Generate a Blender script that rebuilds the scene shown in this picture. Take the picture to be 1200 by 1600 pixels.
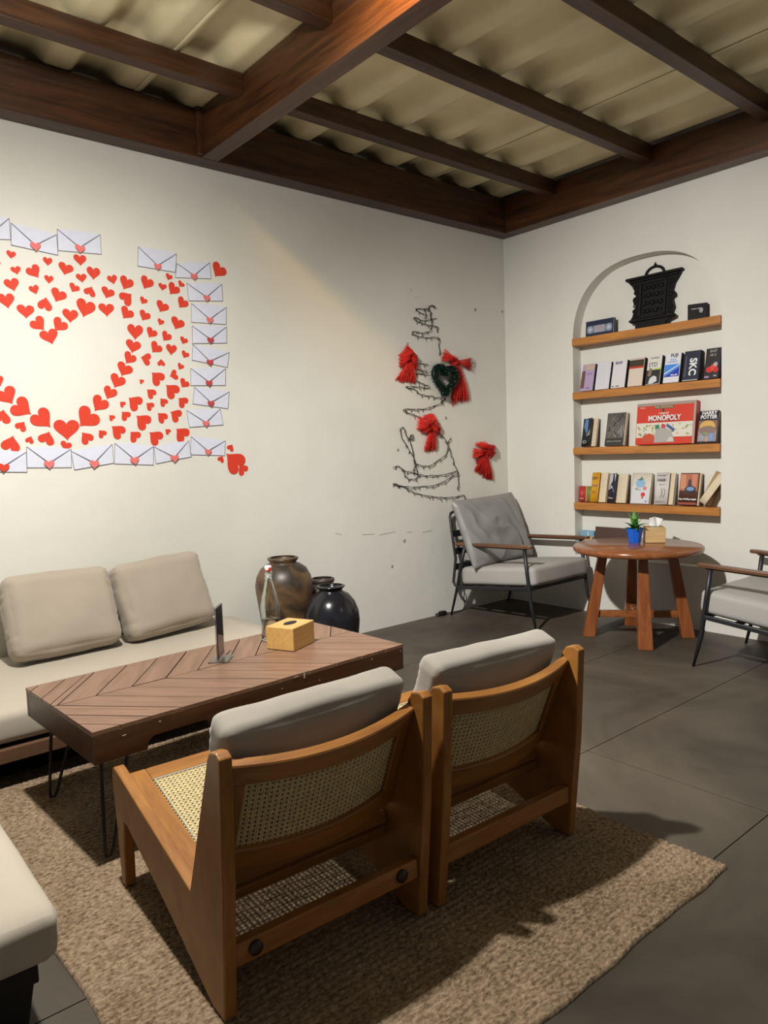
import bpy, bmesh, math, random
from mathutils import Vector, Matrix, noise
import numpy as np
R = math.radians
random.seed(7)
for o in list(bpy.data.objects): bpy.data.objects.remove(o)
scene = bpy.context.scene
COL = scene.collection

# ------------------------------------------------------------------ camera
CAM = (-4.30653, -3.65168, 1.17)
def cam_axes(yaw, pitch, roll):
    f = Vector((math.cos(yaw)*math.cos(pitch), math.sin(yaw)*math.cos(pitch), math.sin(pitch)))
    r = Vector((math.sin(yaw), -math.cos(yaw), 0)); u = r.cross(f)
    c, s = math.cos(roll), math.sin(roll)
    return c*r + s*u, -s*r + c*u, f
cr, cu, cf = cam_axes(0.872788937, -0.084522232, -0.0342573316)
cd = bpy.data.cameras.new('camera'); cam = bpy.data.objects.new('camera', cd); COL.objects.link(cam)
cd.sensor_fit = 'VERTICAL'; cd.sensor_height = 36.0; cd.sensor_width = 27.0
cd.lens = 1141.957*36/1600; cd.clip_start = 0.02
m = Matrix((cr, cu, -cf)).transposed().to_4x4(); m.translation = Vector(CAM); cam.matrix_world = m
scene.camera = cam

# ------------------------------------------------------------------ world, lamps, exposure
w = bpy.data.worlds.new('world'); scene.world = w; w.use_nodes = True
w.node_tree.nodes['Background'].inputs[0].default_value = (1.0, 0.97, 0.91, 1)
w.node_tree.nodes['Background'].inputs[1].default_value = 0.14
def lamp(name, kind, loc, energy, col, size, target=None, spot=None, blend=1.0):
    l = bpy.data.lights.new(name, kind); o = bpy.data.objects.new(name, l); COL.objects.link(o)
    o.location = loc; l.energy = energy; l.color = col; l.shadow_soft_size = size
    if target is not None: o.rotation_euler = (Vector(target)-Vector(loc)).to_track_quat('-Z', 'Y').to_euler()
    if spot: l.spot_size = R(spot); l.spot_blend = blend
    return o
LC = (1.0, 0.98, 0.915); LW = (1.0, 0.985, 0.94)
LP = (-3.65, -1.75, 2.63)
lamp('sofa_lamp_beam', 'SPOT', LP, 275, LC, 0.045, (-3.30, -0.95, 0), 152, 1.0)
lamp('table_lamp_beam', 'SPOT', LP, 400, LW, 0.045, (-0.2, -1.52, 0.30), 92, 1.0)
lamp('lamp_glow', 'POINT', LP, 46, LC, 0.045)
lamp('beam_clip_lamp', 'SPOT', (-2.64, -1.86, 2.80), 50, (1.0, 0.56, 0.13), 0.012, (-2.476, -1.68, 2.765), 66, 1.0)
lamp('cafe_lamp', 'POINT', (-1.2, -4.6, 2.55), 10, LC, 0.15)
vs = scene.view_settings
vs.view_transform = 'Standard'; vs.look = 'None'; vs.exposure = 0.0; vs.gamma = 1.0; vs.use_curve_mapping = False

# ------------------------------------------------------------------ materials
def newmat(name):
    m = bpy.data.materials.new(name); m.use_nodes = True
    return m, m.node_tree.nodes, m.node_tree.links, m.node_tree.nodes['Principled BSDF']
def plain(name, col, rough=0.6, metal=0.0, bump=0.0, bscale=200, var=0.0, vscale=6, spec=0.5, sheen=0.0, alpha=1.0):
    m, n, l, b = newmat(name)
    b.inputs['Base Color'].default_value = (*col, 1); b.inputs['Roughness'].default_value = rough
    b.inputs['Metallic'].default_value = metal; b.inputs['Specular IOR Level'].default_value = spec
    b.inputs['Alpha'].default_value = alpha
    if sheen: b.inputs['Sheen Weight'].default_value = sheen
    tc = n.new('ShaderNodeTexCoord')
    if var:
        t = n.new('ShaderNodeTexNoise'); t.inputs['Scale'].default_value = vscale; t.inputs['Detail'].default_value = 5
        l.new(tc.outputs['Object'], t.inputs['Vector'])
        r = n.new('ShaderNodeValToRGB'); l.new(t.outputs['Fac'], r.inputs['Fac'])
        r.color_ramp.elements[0].position = 0.3; r.color_ramp.elements[1].position = 0.7
        r.color_ramp.elements[0].color = (*[c*(1-var) for c in col], 1); r.color_ramp.elements[1].color = (*[min(1, c*(1+var)) for c in col], 1)
        l.new(r.outputs['Color'], b.inputs['Base Color'])
    if bump:
        t = n.new('ShaderNodeTexNoise'); t.inputs['Scale'].default_value = bscale; t.inputs['Detail'].default_value = 4
        l.new(tc.outputs['Object'], t.inputs['Vector'])
        bp = n.new('ShaderNodeBump'); bp.inputs['Strength'].default_value = bump; bp.inputs['Distance'].default_value = 0.004
        l.new(t.outputs['Fac'], bp.inputs['Height']); l.new(bp.outputs['Normal'], b.inputs['Normal'])
    return m
def wood(name, c1, c2, stretch=(1, 14, 14), scale=3.0, rough=0.4, bump=0.15, c3=None, spec=0.5):
    m, n, l, b = newmat(name)
    tc = n.new('ShaderNodeTexCoord'); mp = n.new('ShaderNodeMapping'); mp.inputs['Scale'].default_value = stretch
    l.new(tc.outputs['Object'], mp.inputs['Vector'])
    oi = n.new('ShaderNodeObjectInfo'); va = n.new('ShaderNodeVectorMath'); va.operation = 'ADD'
    ml = n.new('ShaderNodeMath'); ml.operation = 'MULTIPLY'; ml.inputs[1].default_value = 37.0
    l.new(oi.outputs['Random'], ml.inputs[0]); l.new(mp.outputs['Vector'], va.inputs[0]); l.new(ml.outputs[0], va.inputs[1])
    t = n.new('ShaderNodeTexNoise'); t.inputs['Scale'].default_value = scale; t.inputs['Detail'].default_value = 7; t.inputs['Roughness'].default_value = 0.62
    t.inputs['Distortion'].default_value = 0.6
    l.new(va.outputs[0], t.inputs['Vector'])
    r = n.new('ShaderNodeValToRGB'); l.new(t.outputs['Fac'], r.inputs['Fac'])
    r.color_ramp.elements[0].position = 0.32; r.color_ramp.elements[1].position = 0.68
    r.color_ramp.elements[0].color = (*c1, 1); r.color_ramp.elements[1].color = (*c2, 1)
    if c3:
        e = r.color_ramp.elements.new(0.5); e.color = (*c3, 1)
    l.new(r.outputs['Color'], b.inputs['Base Color'])
    b.inputs['Roughness'].default_value = rough; b.inputs['Specular IOR Level'].default_value = spec
    bp = n.new('ShaderNodeBump'); bp.inputs['Strength'].default_value = bump; bp.inputs['Distance'].default_value = 0.003
    l.new(t.outputs['Fac'], bp.inputs['Height']); l.new(bp.outputs['Normal'], b.inputs['Normal'])
    return m
def glass(name, col=(1, 1, 1), rough=0.0, ior=1.45):
    m, n, l, b = newmat(name)
    b.inputs['Base Color'].default_value = (*col, 1); b.inputs['Roughness'].default_value = rough
    b.inputs['Transmission Weight'].default_value = 1.0; b.inputs['IOR'].default_value = ior
    return m
def plaster_mat():
    m, n, l, b = newmat('plaster_cream')
    tc = n.new('ShaderNodeTexCoord')
    t = n.new('ShaderNodeTexNoise'); t.inputs['Scale'].default_value = 1.6; t.inputs['Detail'].default_value = 8; t.inputs['Roughness'].default_value = 0.6
    l.new(tc.outputs['Object'], t.inputs['Vector'])
    r = n.new('ShaderNodeValToRGB'); l.new(t.outputs['Fac'], r.inputs['Fac'])
    r.color_ramp.elements[0].position = 0.3; r.color_ramp.elements[1].position = 0.7
    r.color_ramp.elements[0].color = (0.675, 0.66, 0.605, 1); r.color_ramp.elements[1].color = (0.735, 0.72, 0.665, 1)
    l.new(r.outputs['Color'], b.inputs['Base Color']); b.inputs['Roughness'].default_value = 0.75; b.inputs['Specular IOR Level'].default_value = 0.2
    t2 = n.new('ShaderNodeTexNoise'); t2.inputs['Scale'].default_value = 9; t2.inputs['Detail'].default_value = 9
    l.new(tc.outputs['Object'], t2.inputs['Vector'])
    bp = n.new('ShaderNodeBump'); bp.inputs['Strength'].default_value = 0.22; bp.inputs['Distance'].default_value = 0.012
    l.new(t2.outputs['Fac'], bp.inputs['Height']); l.new(bp.outputs['Normal'], b.inputs['Normal'])
    return m
def concrete_mat():
    m, n, l, b = newmat('polished_concrete')
    tc = n.new('ShaderNodeTexCoord'); oi = n.new('ShaderNodeObjectInfo')
    geo = n.new('ShaderNodeNewGeometry')
    t = n.new('ShaderNodeTexNoise'); t.inputs['Scale'].default_value = 1.3; t.inputs['Detail'].default_value = 9; t.inputs['Roughness'].default_value = 0.62; t.inputs['Distortion'].default_value = 0.8
    l.new(geo.outputs['Position'], t.inputs['Vector'])
    r = n.new('ShaderNodeValToRGB'); l.new(t.outputs['Fac'], r.inputs['Fac'])
    r.color_ramp.elements[0].position = 0.28; r.color_ramp.elements[1].position = 0.75
    r.color_ramp.elements[0].color = (0.030, 0.024, 0.018, 1); r.color_ramp.elements[1].color = (0.116, 0.094, 0.070, 1)
    l.new(r.outputs['Color'], b.inputs['Base Color'])
    t2 = n.new('ShaderNodeTexNoise'); t2.inputs['Scale'].default_value = 5; t2.inputs['Detail'].default_value = 6
    l.new(geo.outputs['Position'], t2.inputs['Vector'])
    mr = n.new('ShaderNodeMapRange'); mr.inputs['To Min'].default_value = 0.38; mr.inputs['To Max'].default_value = 0.62
    l.new(t2.outputs['Fac'], mr.inputs['Value']); l.new(mr.outputs['Result'], b.inputs['Roughness'])
    b.inputs['Specular IOR Level'].default_value = 0.35
    bp = n.new('ShaderNodeBump'); bp.inputs['Strength'].default_value = 0.08; bp.inputs['Distance'].default_value = 0.004
    l.new(t2.outputs['Fac'], bp.inputs['Height']); l.new(bp.outputs['Normal'], b.inputs['Normal'])
    return m
def rug_mat():
    m, n, l, b = newmat('jute')
    tc = n.new('ShaderNodeTexCoord')
    t = n.new('ShaderNodeTexNoise'); t.inputs['Scale'].default_value = 130; t.inputs['Detail'].default_value = 4
    mp = n.new('ShaderNodeMapping'); mp.inputs['Scale'].default_value = (0.55, 1.0, 1.0)
    l.new(tc.outputs['Object'], mp.inputs['Vector']); l.new(mp.outputs['Vector'], t.inputs['Vector'])
    t2 = n.new('ShaderNodeTexNoise'); t2.inputs['Scale'].default_value = 4; t2.inputs['Detail'].default_value = 5
    l.new(tc.outputs['Object'], t2.inputs['Vector'])
    mx = n.new('ShaderNodeMath'); mx.operation = 'MULTIPLY_ADD'; mx.inputs[1].default_value = 0.75
    ml = n.new('ShaderNodeMath'); ml.operation = 'MULTIPLY'; ml.inputs[1].default_value = 0.25
    l.new(t2.outputs['Fac'], ml.inputs[0]); l.new(t.outputs['Fac'], mx.inputs[0]); l.new(ml.outputs[0], mx.inputs[2])
    r = n.new('ShaderNodeValToRGB'); l.new(mx.outputs[0], r.inputs['Fac'])
    r.color_ramp.elements[0].position = 0.36; r.color_ramp.elements[1].position = 0.66
    r.color_ramp.elements[0].color = (0.115, 0.076, 0.044, 1); r.color_ramp.elements[1].color = (0.37, 0.275, 0.185, 1)
    l.new(r.outputs['Color'], b.inputs['Base Color']); b.inputs['Roughness'].default_value = 0.95; b.inputs['Specular IOR Level'].default_value = 0.1
    return m
def jar_mat():
    m, n, l, b = newmat('brown_stoneware')
    tc = n.new('ShaderNodeTexCoord')
    t = n.new('ShaderNodeTexNoise'); t.inputs['Scale'].default_value = 5; t.inputs['Detail'].default_value = 6; t.inputs['Distortion'].default_value = 1.2
    l.new(tc.outputs['Object'], t.inputs['Vector'])
    r = n.new('ShaderNodeValToRGB'); l.new(t.outputs['Fac'], r.inputs['Fac'])
    r.color_ramp.elements[0].position = 0.40; r.color_ramp.elements[1].position = 0.62
    r.color_ramp.elements[0].color = (0.03, 0.022, 0.016, 1); r.color_ramp.elements[1].color = (0.17, 0.092, 0.042, 1)
    l.new(r.outputs['Color'], b.inputs['Base Color']); b.inputs['Roughness'].default_value = 0.42
    return m
MT = dict(
 plaster=plaster_mat(), concrete=concrete_mat(), jute=rug_mat(), brownjar=jar_mat(),
 beam=wood('dark_beam_wood', (0.024, 0.008, 0.003), (0.10, 0.036, 0.011), (9, 9, 9), 1.2, 0.42, 0.1),
 beamx=wood('dark_beam_wood_along_x', (0.024, 0.0078, 0.003), (0.092, 0.033, 0.010), (1, 12, 12), 2.5, 0.42, 0.1),
 beamy=wood('dark_beam_wood_along_y', (0.026, 0.0085, 0.003), (0.110, 0.040, 0.012), (12, 1, 12), 2.5, 0.40, 0.1),
 roof=plain('roof_sheet_khaki', (0.72, 0.635, 0.40), 0.6, var=0.12, vscale=3, bump=0.05, bscale=30),
 shelf=wood('orange_shelf_wood', (0.33, 0.125, 0.028), (0.56, 0.235, 0.055), (12, 1, 12), 3, 0.32, 0.08),
 teak=wood('honey_teak', (0.215, 0.084, 0.019), (0.36, 0.156, 0.036), (10, 1.5, 1.5), 5, 0.36, 0.06),
 teakx=wood('honey_teak_along_x', (0.215, 0.084, 0.019), (0.37, 0.160, 0.037), (1, 12, 12), 3, 0.36, 0.06),
 roundtop=wood('red_brown_table_wood', (0.17, 0.052, 0.017), (0.31, 0.110, 0.036), (2, 9, 9), 3, 0.22, 0.03),
 roundleg=wood('red_brown_leg_wood', (0.17, 0.048, 0.014), (0.30, 0.098, 0.030), (10, 10, 1), 3, 0.28, 0.03),
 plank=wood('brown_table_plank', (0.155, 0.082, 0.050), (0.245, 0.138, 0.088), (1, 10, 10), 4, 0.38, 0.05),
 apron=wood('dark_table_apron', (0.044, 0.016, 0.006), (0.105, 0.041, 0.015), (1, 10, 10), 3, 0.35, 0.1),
 groove=plain('dark_groove', (0.022, 0.010, 0.006), 0.8),
 armwood=wood('dark_arm_wood', (0.085, 0.034, 0.017), (0.17, 0.072, 0.034), (8, 1, 8), 5, 0.35, 0.05),
 frame=plain('black_metal', (0.012, 0.012, 0.015), 0.45, spec=0.5),
 blackwire=plain('black_iron', (0.008, 0.008, 0.008), 0.5),
 beige=plain('beige_velvet', (0.375, 0.318, 0.258), 0.9, bump=0.12, bscale=420, sheen=0.25, var=0.04, vscale=5, spec=0.15),
 seatbeige=plain('beige_seat_cloth', (0.46, 0.405, 0.335), 0.9, bump=0.12, bscale=420, sheen=0.2, var=0.03, vscale=4, spec=0.15),
 greyvelvet=plain('grey_velvet', (0.345, 0.31, 0.272), 0.88, bump=0.1, bscale=420, sheen=0.35, var=0.05, vscale=7, spec=0.15),
 greyleather=plain('grey_leatherette', (0.235, 0.23, 0.22), 0.42, bump=0.06, bscale=120, spec=0.4),
 greyseat=plain('grey_seat_cloth', (0.36, 0.345, 0.32), 0.75, bump=0.06, bscale=300, spec=0.3),
 sofabase=wood('dark_sofa_rail', (0.085, 0.042, 0.022), (0.16, 0.082, 0.045), (1, 10, 10), 3, 0.5, 0.05),
 darkvoid=plain('dark_board', (0.012, 0.010, 0.009), 0.8),
 cane=plain('woven_cane', (0.62, 0.50, 0.27), 0.55, var=0.15, vscale=60),
 canegrey=plain('cane_spline', (0.40, 0.37, 0.28), 0.6),
 bolt=plain('dark_bolt', (0.025, 0.017, 0.012), 0.4),
 paper=plain('white_paper', (0.66, 0.68, 0.80), 0.8, var=0.03, vscale=30),
 paperflap=plain('white_paper_flap', (0.64, 0.66, 0.79), 0.8, var=0.03, vscale=30),
 greyline=plain('grey_outline', (0.17, 0.17, 0.20), 0.9),  # flat grey for the narrow strips along flap and envelope edges
 red=plain('red_paper', (0.64, 0.040, 0.014), 0.7, var=0.1, vscale=12),
 pink=plain('pink_paper', (0.72, 0.17, 0.16), 0.7, var=0.15, vscale=60),
 crimson=plain('dark_pink_paper', (0.50, 0.05, 0.06), 0.7),
 darkjar=plain('black_glaze', (0.010, 0.010, 0.013), 0.2, var=0.3, vscale=7),
 umberjar=plain('umber_glaze', (0.045, 0.030, 0.024), 0.4, var=0.3, vscale=8),
 bamboo=wood('bamboo', (0.48, 0.275, 0.082), (0.62, 0.375, 0.125), (1, 14, 14), 5, 0.4, 0.03),
 bamboo2=wood('pale_box_wood', (0.52, 0.34, 0.15), (0.64, 0.44, 0.21), (1, 14, 14), 5, 0.45, 0.03),
 black=plain('black_plastic', (0.011, 0.011, 0.012), 0.6, spec=0.15),
 hole=plain('dark_hole', (0.01, 0.006, 0.004), 0.9),
 tissue=plain('white_tissue', (0.80, 0.80, 0.80), 0.9),
 bluepot=plain('blue_plastic', (0.010, 0.115, 0.62), 0.35),
 leaf=plain('green_leaf', (0.035, 0.17, 0.035), 0.4, var=0.4, vscale=25),
 leaf2=plain('light_green_leaf', (0.13, 0.36, 0.06), 0.4, var=0.3, vscale=25),
 soil=plain('soil', (0.03, 0.02, 0.012), 0.95),
 tinsel=plain('green_tinsel', (0.008, 0.028, 0.018), 0.4, spec=0.6),
 sparkle=plain('silver_sparkle', (0.8, 0.85, 0.8), 0.15, metal=1.0),
 wire=plain('green_black_wire', (0.012, 0.018, 0.013), 0.5),
 bulb=plain('tiny_bulb', (0.05, 0.06, 0.05), 0.3),
 glass=glass('clear_glass', (0.93, 0.97, 0.95)), water=glass('water', (0.97, 1, 1), 0, 1.33), acrylic=glass('acrylic', (0.95, 0.95, 0.95), 0.02, 1.2),
 steel=plain('steel_wire', (0.6, 0.6, 0.6), 0.25, metal=1.0),
 stopper=plain('white_porcelain', (0.8, 0.8, 0.78), 0.3), gasket=plain('red_rubber', (0.6, 0.04, 0.03), 0.5),
 cream=plain('cream_pages', (0.66, 0.56, 0.40), 0.85, var=0.06, vscale=40),
 kraft=plain('kraft_pages', (0.40, 0.27, 0.12), 0.85, var=0.08, vscale=30),
 ink=plain('black_ink', (0.02, 0.02, 0.025), 0.7), white=plain('white_print', (0.78, 0.78, 0.78), 0.6),
 carved=plain('blackened_carved_wood', (0.006, 0.0055, 0.0055), 0.6, bump=0.5, bscale=90, spec=0.25),
 mark=plain('wall_mark', (0.20, 0.18, 0.15), 0.9),
)
def tulle_mat():
    m, n, l, b = newmat('red_tulle')
    b.inputs['Base Color'].default_value = (0.76, 0.045, 0.035, 1); b.inputs['Roughness'].default_value = 0.8; b.inputs['Specular IOR Level'].default_value = 0.1
    tc = n.new('ShaderNodeTexCoord'); mp = n.new('ShaderNodeMapping'); mp.inputs['Scale'].default_value = (1, 1, 0.12)
    t = n.new('ShaderNodeTexNoise'); t.inputs['Scale'].default_value = 190; t.inputs['Detail'].default_value = 2
    l.new(tc.outputs['Object'], mp.inputs['Vector']); l.new(mp.outputs['Vector'], t.inputs['Vector'])
    mr = n.new('ShaderNodeMapRange'); mr.inputs['From Min'].default_value = 0.35; mr.inputs['From Max'].default_value = 0.65
    mr.inputs['To Min'].default_value = 0.12; mr.inputs['To Max'].default_value = 0.58
    l.new(t.outputs['Fac'], mr.inputs['Value']); l.new(mr.outputs['Result'], b.inputs['Alpha'])
    return m
MT['tulle'] = tulle_mat()
_cm = {}
def cmat(col, rough=0.5):
    k = (tuple(round(c, 3) for c in col), rough)
    if k not in _cm: _cm[k] = plain('print_%02d' % len(_cm), col, rough)
    return _cm[k]

# ------------------------------------------------------------------ mesh helpers
class MB:
    def __init__(s): s.v = []; s.f = []
    def add(s, verts, faces):
        b = len(s.v); s.v += [tuple(v) for v in verts]; s.f += [[i+b for i in f] for f in faces]; return s
    def box(s, c, d, rot=None):
        hx, hy, hz = d[0]/2, d[1]/2, d[2]/2
        vs = [Vector((x*hx, y*hy, z*hz)) for x in (-1, 1) for y in (-1, 1) for z in (-1, 1)]
        if rot is not None: vs = [rot @ v for v in vs]
        c = Vector(c)
        return s.add([v+c for v in vs], [(0, 1, 3, 2), (4, 6, 7, 5), (0, 4, 5, 1), (2, 3, 7, 6), (0, 2, 6, 4), (1, 5, 7, 3)])
    def bar(s, a, b, w, h, up=(0, 0, 1), w2=None, h2=None):
        a, b = Vector(a), Vector(b); d = (b-a).normalized(); x = d.cross(Vector(up))
        if x.length < 1e-5: x = d.cross(Vector((1, 0, 0)))
        x.normalize(); y = x.cross(d)
        w2 = w if w2 is None else w2; h2 = h if h2 is None else h2
        vs = [a+x*i*w/2+y*j*h/2 for i in (-1, 1) for j in (-1, 1)]+[b+x*i*w2/2+y*j*h2/2 for i in (-1, 1) for j in (-1, 1)]
        return s.add(vs, [(0, 1, 3, 2), (4, 6, 7, 5), (0, 4, 5, 1), (2, 3, 7, 6), (0, 2, 6, 4), (1, 5, 7, 3)])
    def tube(s, pts, r, n=8, closed=False):
        pts = [Vector(p) for p in pts]; N = len(pts); rs = r if isinstance(r, (list, tuple)) else [r]*N
        prev = None; rings = []
        for i in range(N):
            if closed: d = pts[(i+1) % N]-pts[i-1]
            else: d = pts[min(i+1, N-1)]-pts[max(i-1, 0)]
            if d.length < 1e-9: d = Vector((0, 0, 1))
            d.normalize()
            if prev is None:
                x = d.cross(Vector((0, 0, 1)))
                if x.length < 1e-3: x = d.cross(Vector((1, 0, 0)))
            else: x = prev - d*prev.dot(d)
            if x.length < 1e-6: x = d.orthogonal()
            x.normalize(); prev = x; y = d.cross(x)
            rings.append([pts[i]+(x*math.cos(2*math.pi*k/n)+y*math.sin(2*math.pi*k/n))*rs[i] for k in range(n)])
        vs = [v for g in rings for v in g]; fs = []
        for i in range(N if closed else N-1):
            j = (i+1) % N
            for k in range(n): fs.append((i*n+k, i*n+(k+1) % n, j*n+(k+1) % n, j*n+k))
        if not closed: fs += [tuple(range(n))[::-1], tuple((N-1)*n+k for k in range(n))]
        return s.add(vs, fs)
    def lathe(s, prof, n=32, c=(0, 0, 0), cap=True):
        vs = []; fs = []
        for r, z in prof:
            for k in range(n):
                a = 2*math.pi*k/n; vs.append((c[0]+r*math.cos(a), c[1]+r*math.sin(a), c[2]+z))
        P = len(prof)
        for i in range(P-1):
            for k in range(n): fs.append((i*n+k, i*n+(k+1) % n, (i+1)*n+(k+1) % n, (i+1)*n+k))
        if cap: fs += [tuple(range(n))[::-1], tuple((P-1)*n+k for k in range(n))]
        return s.add(vs, fs)
    def prism(s, poly, vec, close=True):
        n = len(poly); vec = Vector(vec); vs = [Vector(p) for p in poly]+[Vector(p)+vec for p in poly]
        fs = [tuple(range(n)), tuple(range(2*n-1, n-1, -1))]+[(i, i+n, (i+1) % n+n, (i+1) % n) for i in range(n)]
        return s.add(vs, fs)
    def grid(s, fn, nu, nv):
        vs = [fn(i/nu, j/nv) for i in range(nu+1) for j in range(nv+1)]
        fs = [(i*(nv+1)+j, (i+1)*(nv+1)+j, (i+1)*(nv+1)+j+1, i*(nv+1)+j+1) for i in range(nu) for j in range(nv)]
        return s.add(vs, fs)
    def sheet(s, fn, nu, nv, t):
        # closed thin sheet: fn gives the front point, t a thickness vector
        t = Vector(t); a = [Vector(fn(i/nu, j/nv)) for i in range(nu+1) for j in range(nv+1)]; K = len(a); w_ = nv+1
        fs = []
        for i in range(nu):
            for j in range(nv):
                q = (i*w_+j, (i+1)*w_+j, (i+1)*w_+j+1, i*w_+j+1); fs.append(q); fs.append(tuple(K+k for k in q[::-1]))
        bd = [(0, j) for j in range(nv)]+[(i, nv) for i in range(nu)]+[(nu, j) for j in range(nv, 0, -1)]+[(i, 0) for i in range(nu, 0, -1)]
        ids = [i*w_+j for i, j in bd]
        for k in range(len(ids)):
            p_, q_ = ids[k], ids[(k+1) % len(ids)]; fs.append((p_, q_, q_+K, p_+K))
        return s.add(a+[v+t for v in a], fs)
    def mesh(s, name, mat, smooth=False, bevel=0, seg=2):
        me = bpy.data.meshes.new(name); me.from_pydata(s.v, [], s.f)
        bm = bmesh.new(); bm.from_mesh(me); bmesh.ops.recalc_face_normals(bm, faces=bm.faces[:])
        if bevel:
            es = [e for e in bm.edges if len(e.link_faces) == 2 and e.calc_face_angle(0) > 0.5]
            bmesh.ops.bevel(bm, geom=es, offset=bevel, segments=seg, profile=0.5, affect='EDGES', clamp_overlap=True)
        bm.to_mesh(me); bm.free()
        if smooth:
            me.polygons.foreach_set('use_smooth', [True]*len(me.polygons))
        me.materials.append(mat if not isinstance(mat, str) else MT[mat])
        return me
    def build(s, name, mat, parent=None, smooth=False, bevel=0, seg=2, loc=None, rot=None):
        o = bpy.data.objects.new(name, s.mesh(name, mat, smooth, bevel, seg)); COL.objects.link(o)
        if parent is not None: o.parent = parent
        if loc is not None: o.location = loc
        if rot is not None: o.rotation_euler = rot
        return o
def inst(name, me, parent=None, loc=(0, 0, 0), rot=(0, 0, 0), sc=(1, 1, 1)):
    o = bpy.data.objects.new(name, me); COL.objects.link(o); o.parent = parent
    o.location = loc; o.rotation_euler = rot; o.scale = sc; return o
def tag(o, label=None, cat=None, group=None, kind=None):
    if label: o['label'] = label
    if cat: o['category'] = cat
    if group: o['group'] = group
    if kind: o['kind'] = kind
    return o
def thing(name, label, cat, loc=(0, 0, 0), rotz=0.0, group=None, rot=None, kind=None):
    o = bpy.data.objects.new(name, None); COL.objects.link(o); o.empty_display_size = 0.05
    o.location = loc; o.rotation_euler = rot if rot else (0, 0, rotz)
    return tag(o, label, cat, group, kind)
def copy_tree(o, parent=None):
    c = o.copy(); COL.objects.link(c); c.parent = parent
    for ch in o.children: copy_tree(ch, c)
    return c
def text(body, size, mat, parent, loc, rot=(math.pi/2, 0, 0), name='lettering', sx=1.0, bold=0.0, ext=0.0003):
    cu_ = bpy.data.curves.new('t', 'FONT'); cu_.body = body; cu_.size = size; cu_.align_x = 'CENTER'; cu_.align_y = 'CENTER'
    cu_.extrude = ext; cu_.offset = bold; cu_.resolution_u = 3
    to = bpy.data.objects.new('t', cu_); COL.objects.link(to)
    dg = bpy.context.evaluated_depsgraph_get(); me = bpy.data.meshes.new_from_object(to.evaluated_get(dg))
    bpy.data.objects.remove(to); bpy.data.curves.remove(cu_)
    me.name = name; me.materials.clear(); me.materials.append(MT[mat] if isinstance(mat, str) else mat)
    return inst(name, me, parent, loc, rot, (sx, 1, 1))
def rounded(dx, dy, dz, r, n=14, crown=(0, 0, 0), wr=0.0, wscale=8.0, seed=0, pinch=0.0):
    """rounded, slightly puffed cushion box centred on the origin"""
    mb = MB(); hx, hy, hz = dx/2, dy/2, dz/2
    bm = bmesh.new(); bmesh.ops.create_cube(bm, size=2.0)
    bmesh.ops.subdivide_edges(bm, edges=bm.edges[:], cuts=n, use_grid_fill=True)
    off = Vector((seed*3.1, seed*1.7, seed*0.9))
    for v in bm.verts:
        q = v.co.copy()
        # push samples toward the edges so the rounding is well resolved
        q = Vector([math.copysign(abs(c)**0.75, c) for c in q])
        p = Vector((q.x*hx, q.y*hy, q.z*hz))
        inn = Vector((max(-hx+r, min(hx-r, p.x)), max(-hy+r, min(hy-r, p.y)), max(-hz+r, min(hz-r, p.z))))
        d = p-inn
        if d.length > 1e-9: p = inn+d.normalized()*r
        fx, fy, fz = 1-q.x*q.x, 1-q.y*q.y, 1-q.z*q.z
        if abs(q.z) > 0.0: p.z += crown[2]*q.z*fx*fy
        p.x += crown[0]*q.x*fy*fz; p.y += crown[1]*q.y*fx*fz
        if pinch:
            p.x *= 1-pinch*(q.y**2)*fx*0.0; e = 1+pinch*(abs(q.x)*abs(q.z))**3
            p.x *= e; p.z *= e
        if pinch:
            msk = abs(q.x)**10*(1-abs(q.z)**6); p.x += q.x/abs(q.x)*msk*0.006*noise.noise((seed, 2.0, p.z*55)) if abs(q.x) > 1e-6 else 0; p.y += msk*0.006*noise.noise((seed+5, p.x*3, p.z*48+p.x*10))
        if wr:
            nv = noise.noise((p+off)*wscale)+0.5*noise.noise((p+off)*wscale*2.3)
            nn = d.normalized() if d.length > 1e-9 else Vector((0, 0, 1))
            p += nn*nv*wr
        v.co = p
    bm.verts.ensure_lookup_table()
    mb.v = [tuple(v.co) for v in bm.verts]; mb.f = [[v.index for v in f.verts] for f in bm.faces]; bm.free()
    return mb

# ================================================================== THE SETTING
XW, YW = -6.2, -5.6            # how far floor, walls and roof run
H = 2.693; ROOF = 2.93
# floor: cast slabs with saw-cut joints
floor = thing('floor', 'grey polished concrete floor cast in large slabs', None, kind='structure')
MB().box(((XW)/2, YW/2, -0.03), (-XW, -YW, 0.03)).build('joint_bed', plain('joint_dark', (0.03, 0.027, 0.023), 0.9), floor)
def cuts(lo, hi, first, step):
    c = [hi]; x = first
    while x > lo: c.append(x); x -= step
    return c+[lo]
fx, fy = cuts(XW, 0, -0.667, 1.333), cuts(YW, 0, -0.727, 0.6667)
for i in range(len(fx)-1):
    for j in range(len(fy)-1):
        x1, x0, y1, y0 = fx[i]-0.0018, fx[i+1]+0.0018, fy[j]-0.0018, fy[j+1]+0.0018
        MB().box(((x0+x1)/2, (y0+y1)/2, -0.0075), (x1-x0, y1-y0, 0.015)).build('floor_slab', 'concrete', floor)
# left wall
wl = MB().box((XW/2, 0.06, 1.5), (-XW, 0.12, 3.0)).build('wall_left', 'plaster')
tag(wl, 'cream plaster wall carrying the paper hearts and envelopes', kind='structure')
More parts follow.
